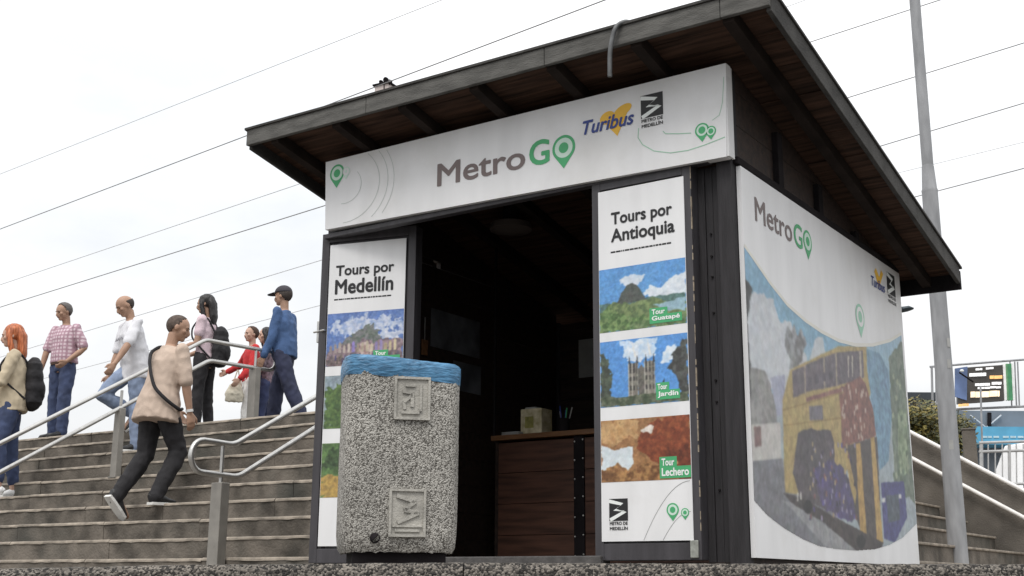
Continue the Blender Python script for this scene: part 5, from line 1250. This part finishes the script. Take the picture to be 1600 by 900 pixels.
# 5 long black hair
J = person('woman with long black hair, pale pink top and dark trousers, carrying a black backpack', sp(10, onY(317, 600, step_y(10)+1.0)[0], 1.0), -82, 1.73,
           dict(lean=0, legs=((2, -2, 0, 2), (-3, -6, 0, 2)), arms=((6, 74, 6, -10), (10, 68, 6, -12)), hyaw=-6, hpitch=-6, hairlen=.18, shoulder=.90, fat=.92),
           dict(shirt=pinkt, ease=.98, hem=-.02, sleeve=.6, trousers=blackc, loose=.92, shoes=(bshoe, sole_b), hair=('long', black_hair)))
backpack(J, blackc, w=.16, h=.25, d=.11, z=.10)
H = J['H']; a = J['arms'][0]; bm = bmesh.new(); c = a[2]+Vector((.03, .04, .02)); tube(bm, [c+Vector((0, 0, -.05)), c+Vector((0, .01, .055))], [(.07, .04), (.065, .035)], 12); obj('held_pouch', bm, cm('grey_pouch', (.25, .24, .27)), J['root'])
# 6 girl in red, 7 woman behind, 8 tall man
J = person('girl in a red top and white trousers walking on the landing, holding a cream bag', sp(10, onY(391, 600, step_y(10)+2.0)[0], 2.0), -118, 1.54,
           dict(lean=0, legs=((8, 0, 0, 2), (-8, -14, 0, 2)), arms=((12, 40, 14, 4), (20, 62, 48, 60)), hyaw=-10, hpitch=-2, shoulder=.9, fat=.92, hairlen=.10),
           dict(shirt=red, ease=1.02, hem=.0, sleeve=2, trousers=whtr, loose=1.12, shoes=(wshoe, sole_w), hair=('short', cm('brown_hair', (.06, .035, .025))), skin='skin2'))
a = J['arms'][1][2]
cb = thing('cream_bag', 'cream shoulder bag hanging beside the girl in red', 'bag', sp(10, onY(367, 600, step_y(10)+1.75)[0], 1.75), rz=.4)
zb_ = float(onY(367, 612, step_y(10)+1.75)[2])-step_z(10)
bm = bmesh.new(); tube(bm, [(0, 0, zb_-.13), (0, 0, zb_-.03), (.01, 0, zb_+.07), (.02, 0, zb_+.13)], [(.11, .04), (.12, .05), (.08, .035), (.03, .015)], 14, wide=(1, 0, 0)); finish(bm, 'bag_body', cm('cream_cloth', (.58, .54, .44)), cb, .01, 3, .008, 16)
bm = bmesh.new(); tube(bm, fillet([(-.03, 0, zb_+.09), (.03, 0, zb_+.30), (.07, 0, zb_+.09)], .05), .008, 6); obj('bag_strap', bm, cm('cream_cloth', (.58, .54, .44)), cb)
J = person('dark-haired woman half hidden behind the tall man in blue', sp(10, onY(414, 600, step_y(10)+2.4)[0], 2.4), -95, 1.61,
           dict(lean=0, legs=((4, 0, 0, 2), (-6, -10, 0, 2)), arms=((10, 50, 8, -6), (10, 50, 8, -6)), hyaw=-20, hpitch=-2, shoulder=.9, fat=.92, hairlen=.06),
           dict(shirt=cm('dark_patterned_top', (.14, .10, .12), var=.6, scale=30), ease=1.0, hem=-.02, sleeve=.8, trousers=dkdenim, shoes=(bshoe, sole_b), hair=('long', black_hair), skin='skin2'))
J = person('tall man in a cap, long-sleeved blue shirt and navy trousers striding to the left', sp(10, onY(441, 600, step_y(10)+1.1)[0], 1.1), -74, 1.71,
           dict(lean=2, legs=((-21, -26, -18, 2), (17, 4, 6, 2)), arms=((6, 22, 6, 2), (-4, 12, 6, 2)), hyaw=0, hpitch=-2, shoulder=1.0),
           dict(shirt=blue, ease=1.08, hem=-.02, sleeve=2, trousers=navy, loose=1.18, shoes=(bshoe, sole_b), hair=('short', dark_hair)))
hd, H = J['hd'], J['H']
bm = bmesh.new(); me_ = bmesh.new(); ball(bm, (0, 0, 0), 1, 28)
for v in list(bm.verts):
    if v.co.z < -.02: bm.verts.remove(v)
for v in bm.verts: x, y, z = v.co; v.co = hd(x*.052, -.002+y*.063, .078+z*.054)
cap = obj('cap', bm, cm('dark_cap', (.045, .042, .05)), J['root'], smooth=True); s_ = cap.modifiers.new('s', 'SOLIDIFY'); s_.thickness = .006
bm = bmesh.new(); n = 12; e = [(-.046+.092*k/n) for k in range(n+1)]
inn = [bm.verts.new(hd(x, .032+.028*math.sqrt(max(0, 1-(x/.05)**2)), .080)) for x in e]; out_ = [bm.verts.new(hd(x*.9, .055+.062*math.sqrt(max(0, 1-(x/.048)**2)), .074)) for x in e]
for k in range(n): bm.faces.new((inn[k], inn[k+1], out_[k+1], out_[k]))
br = obj('brim', bm, cm('dark_cap', (.045, .042, .05)), cap, smooth=True); s_ = br.modifiers.new('s', 'SOLIDIFY'); s_.thickness = .006
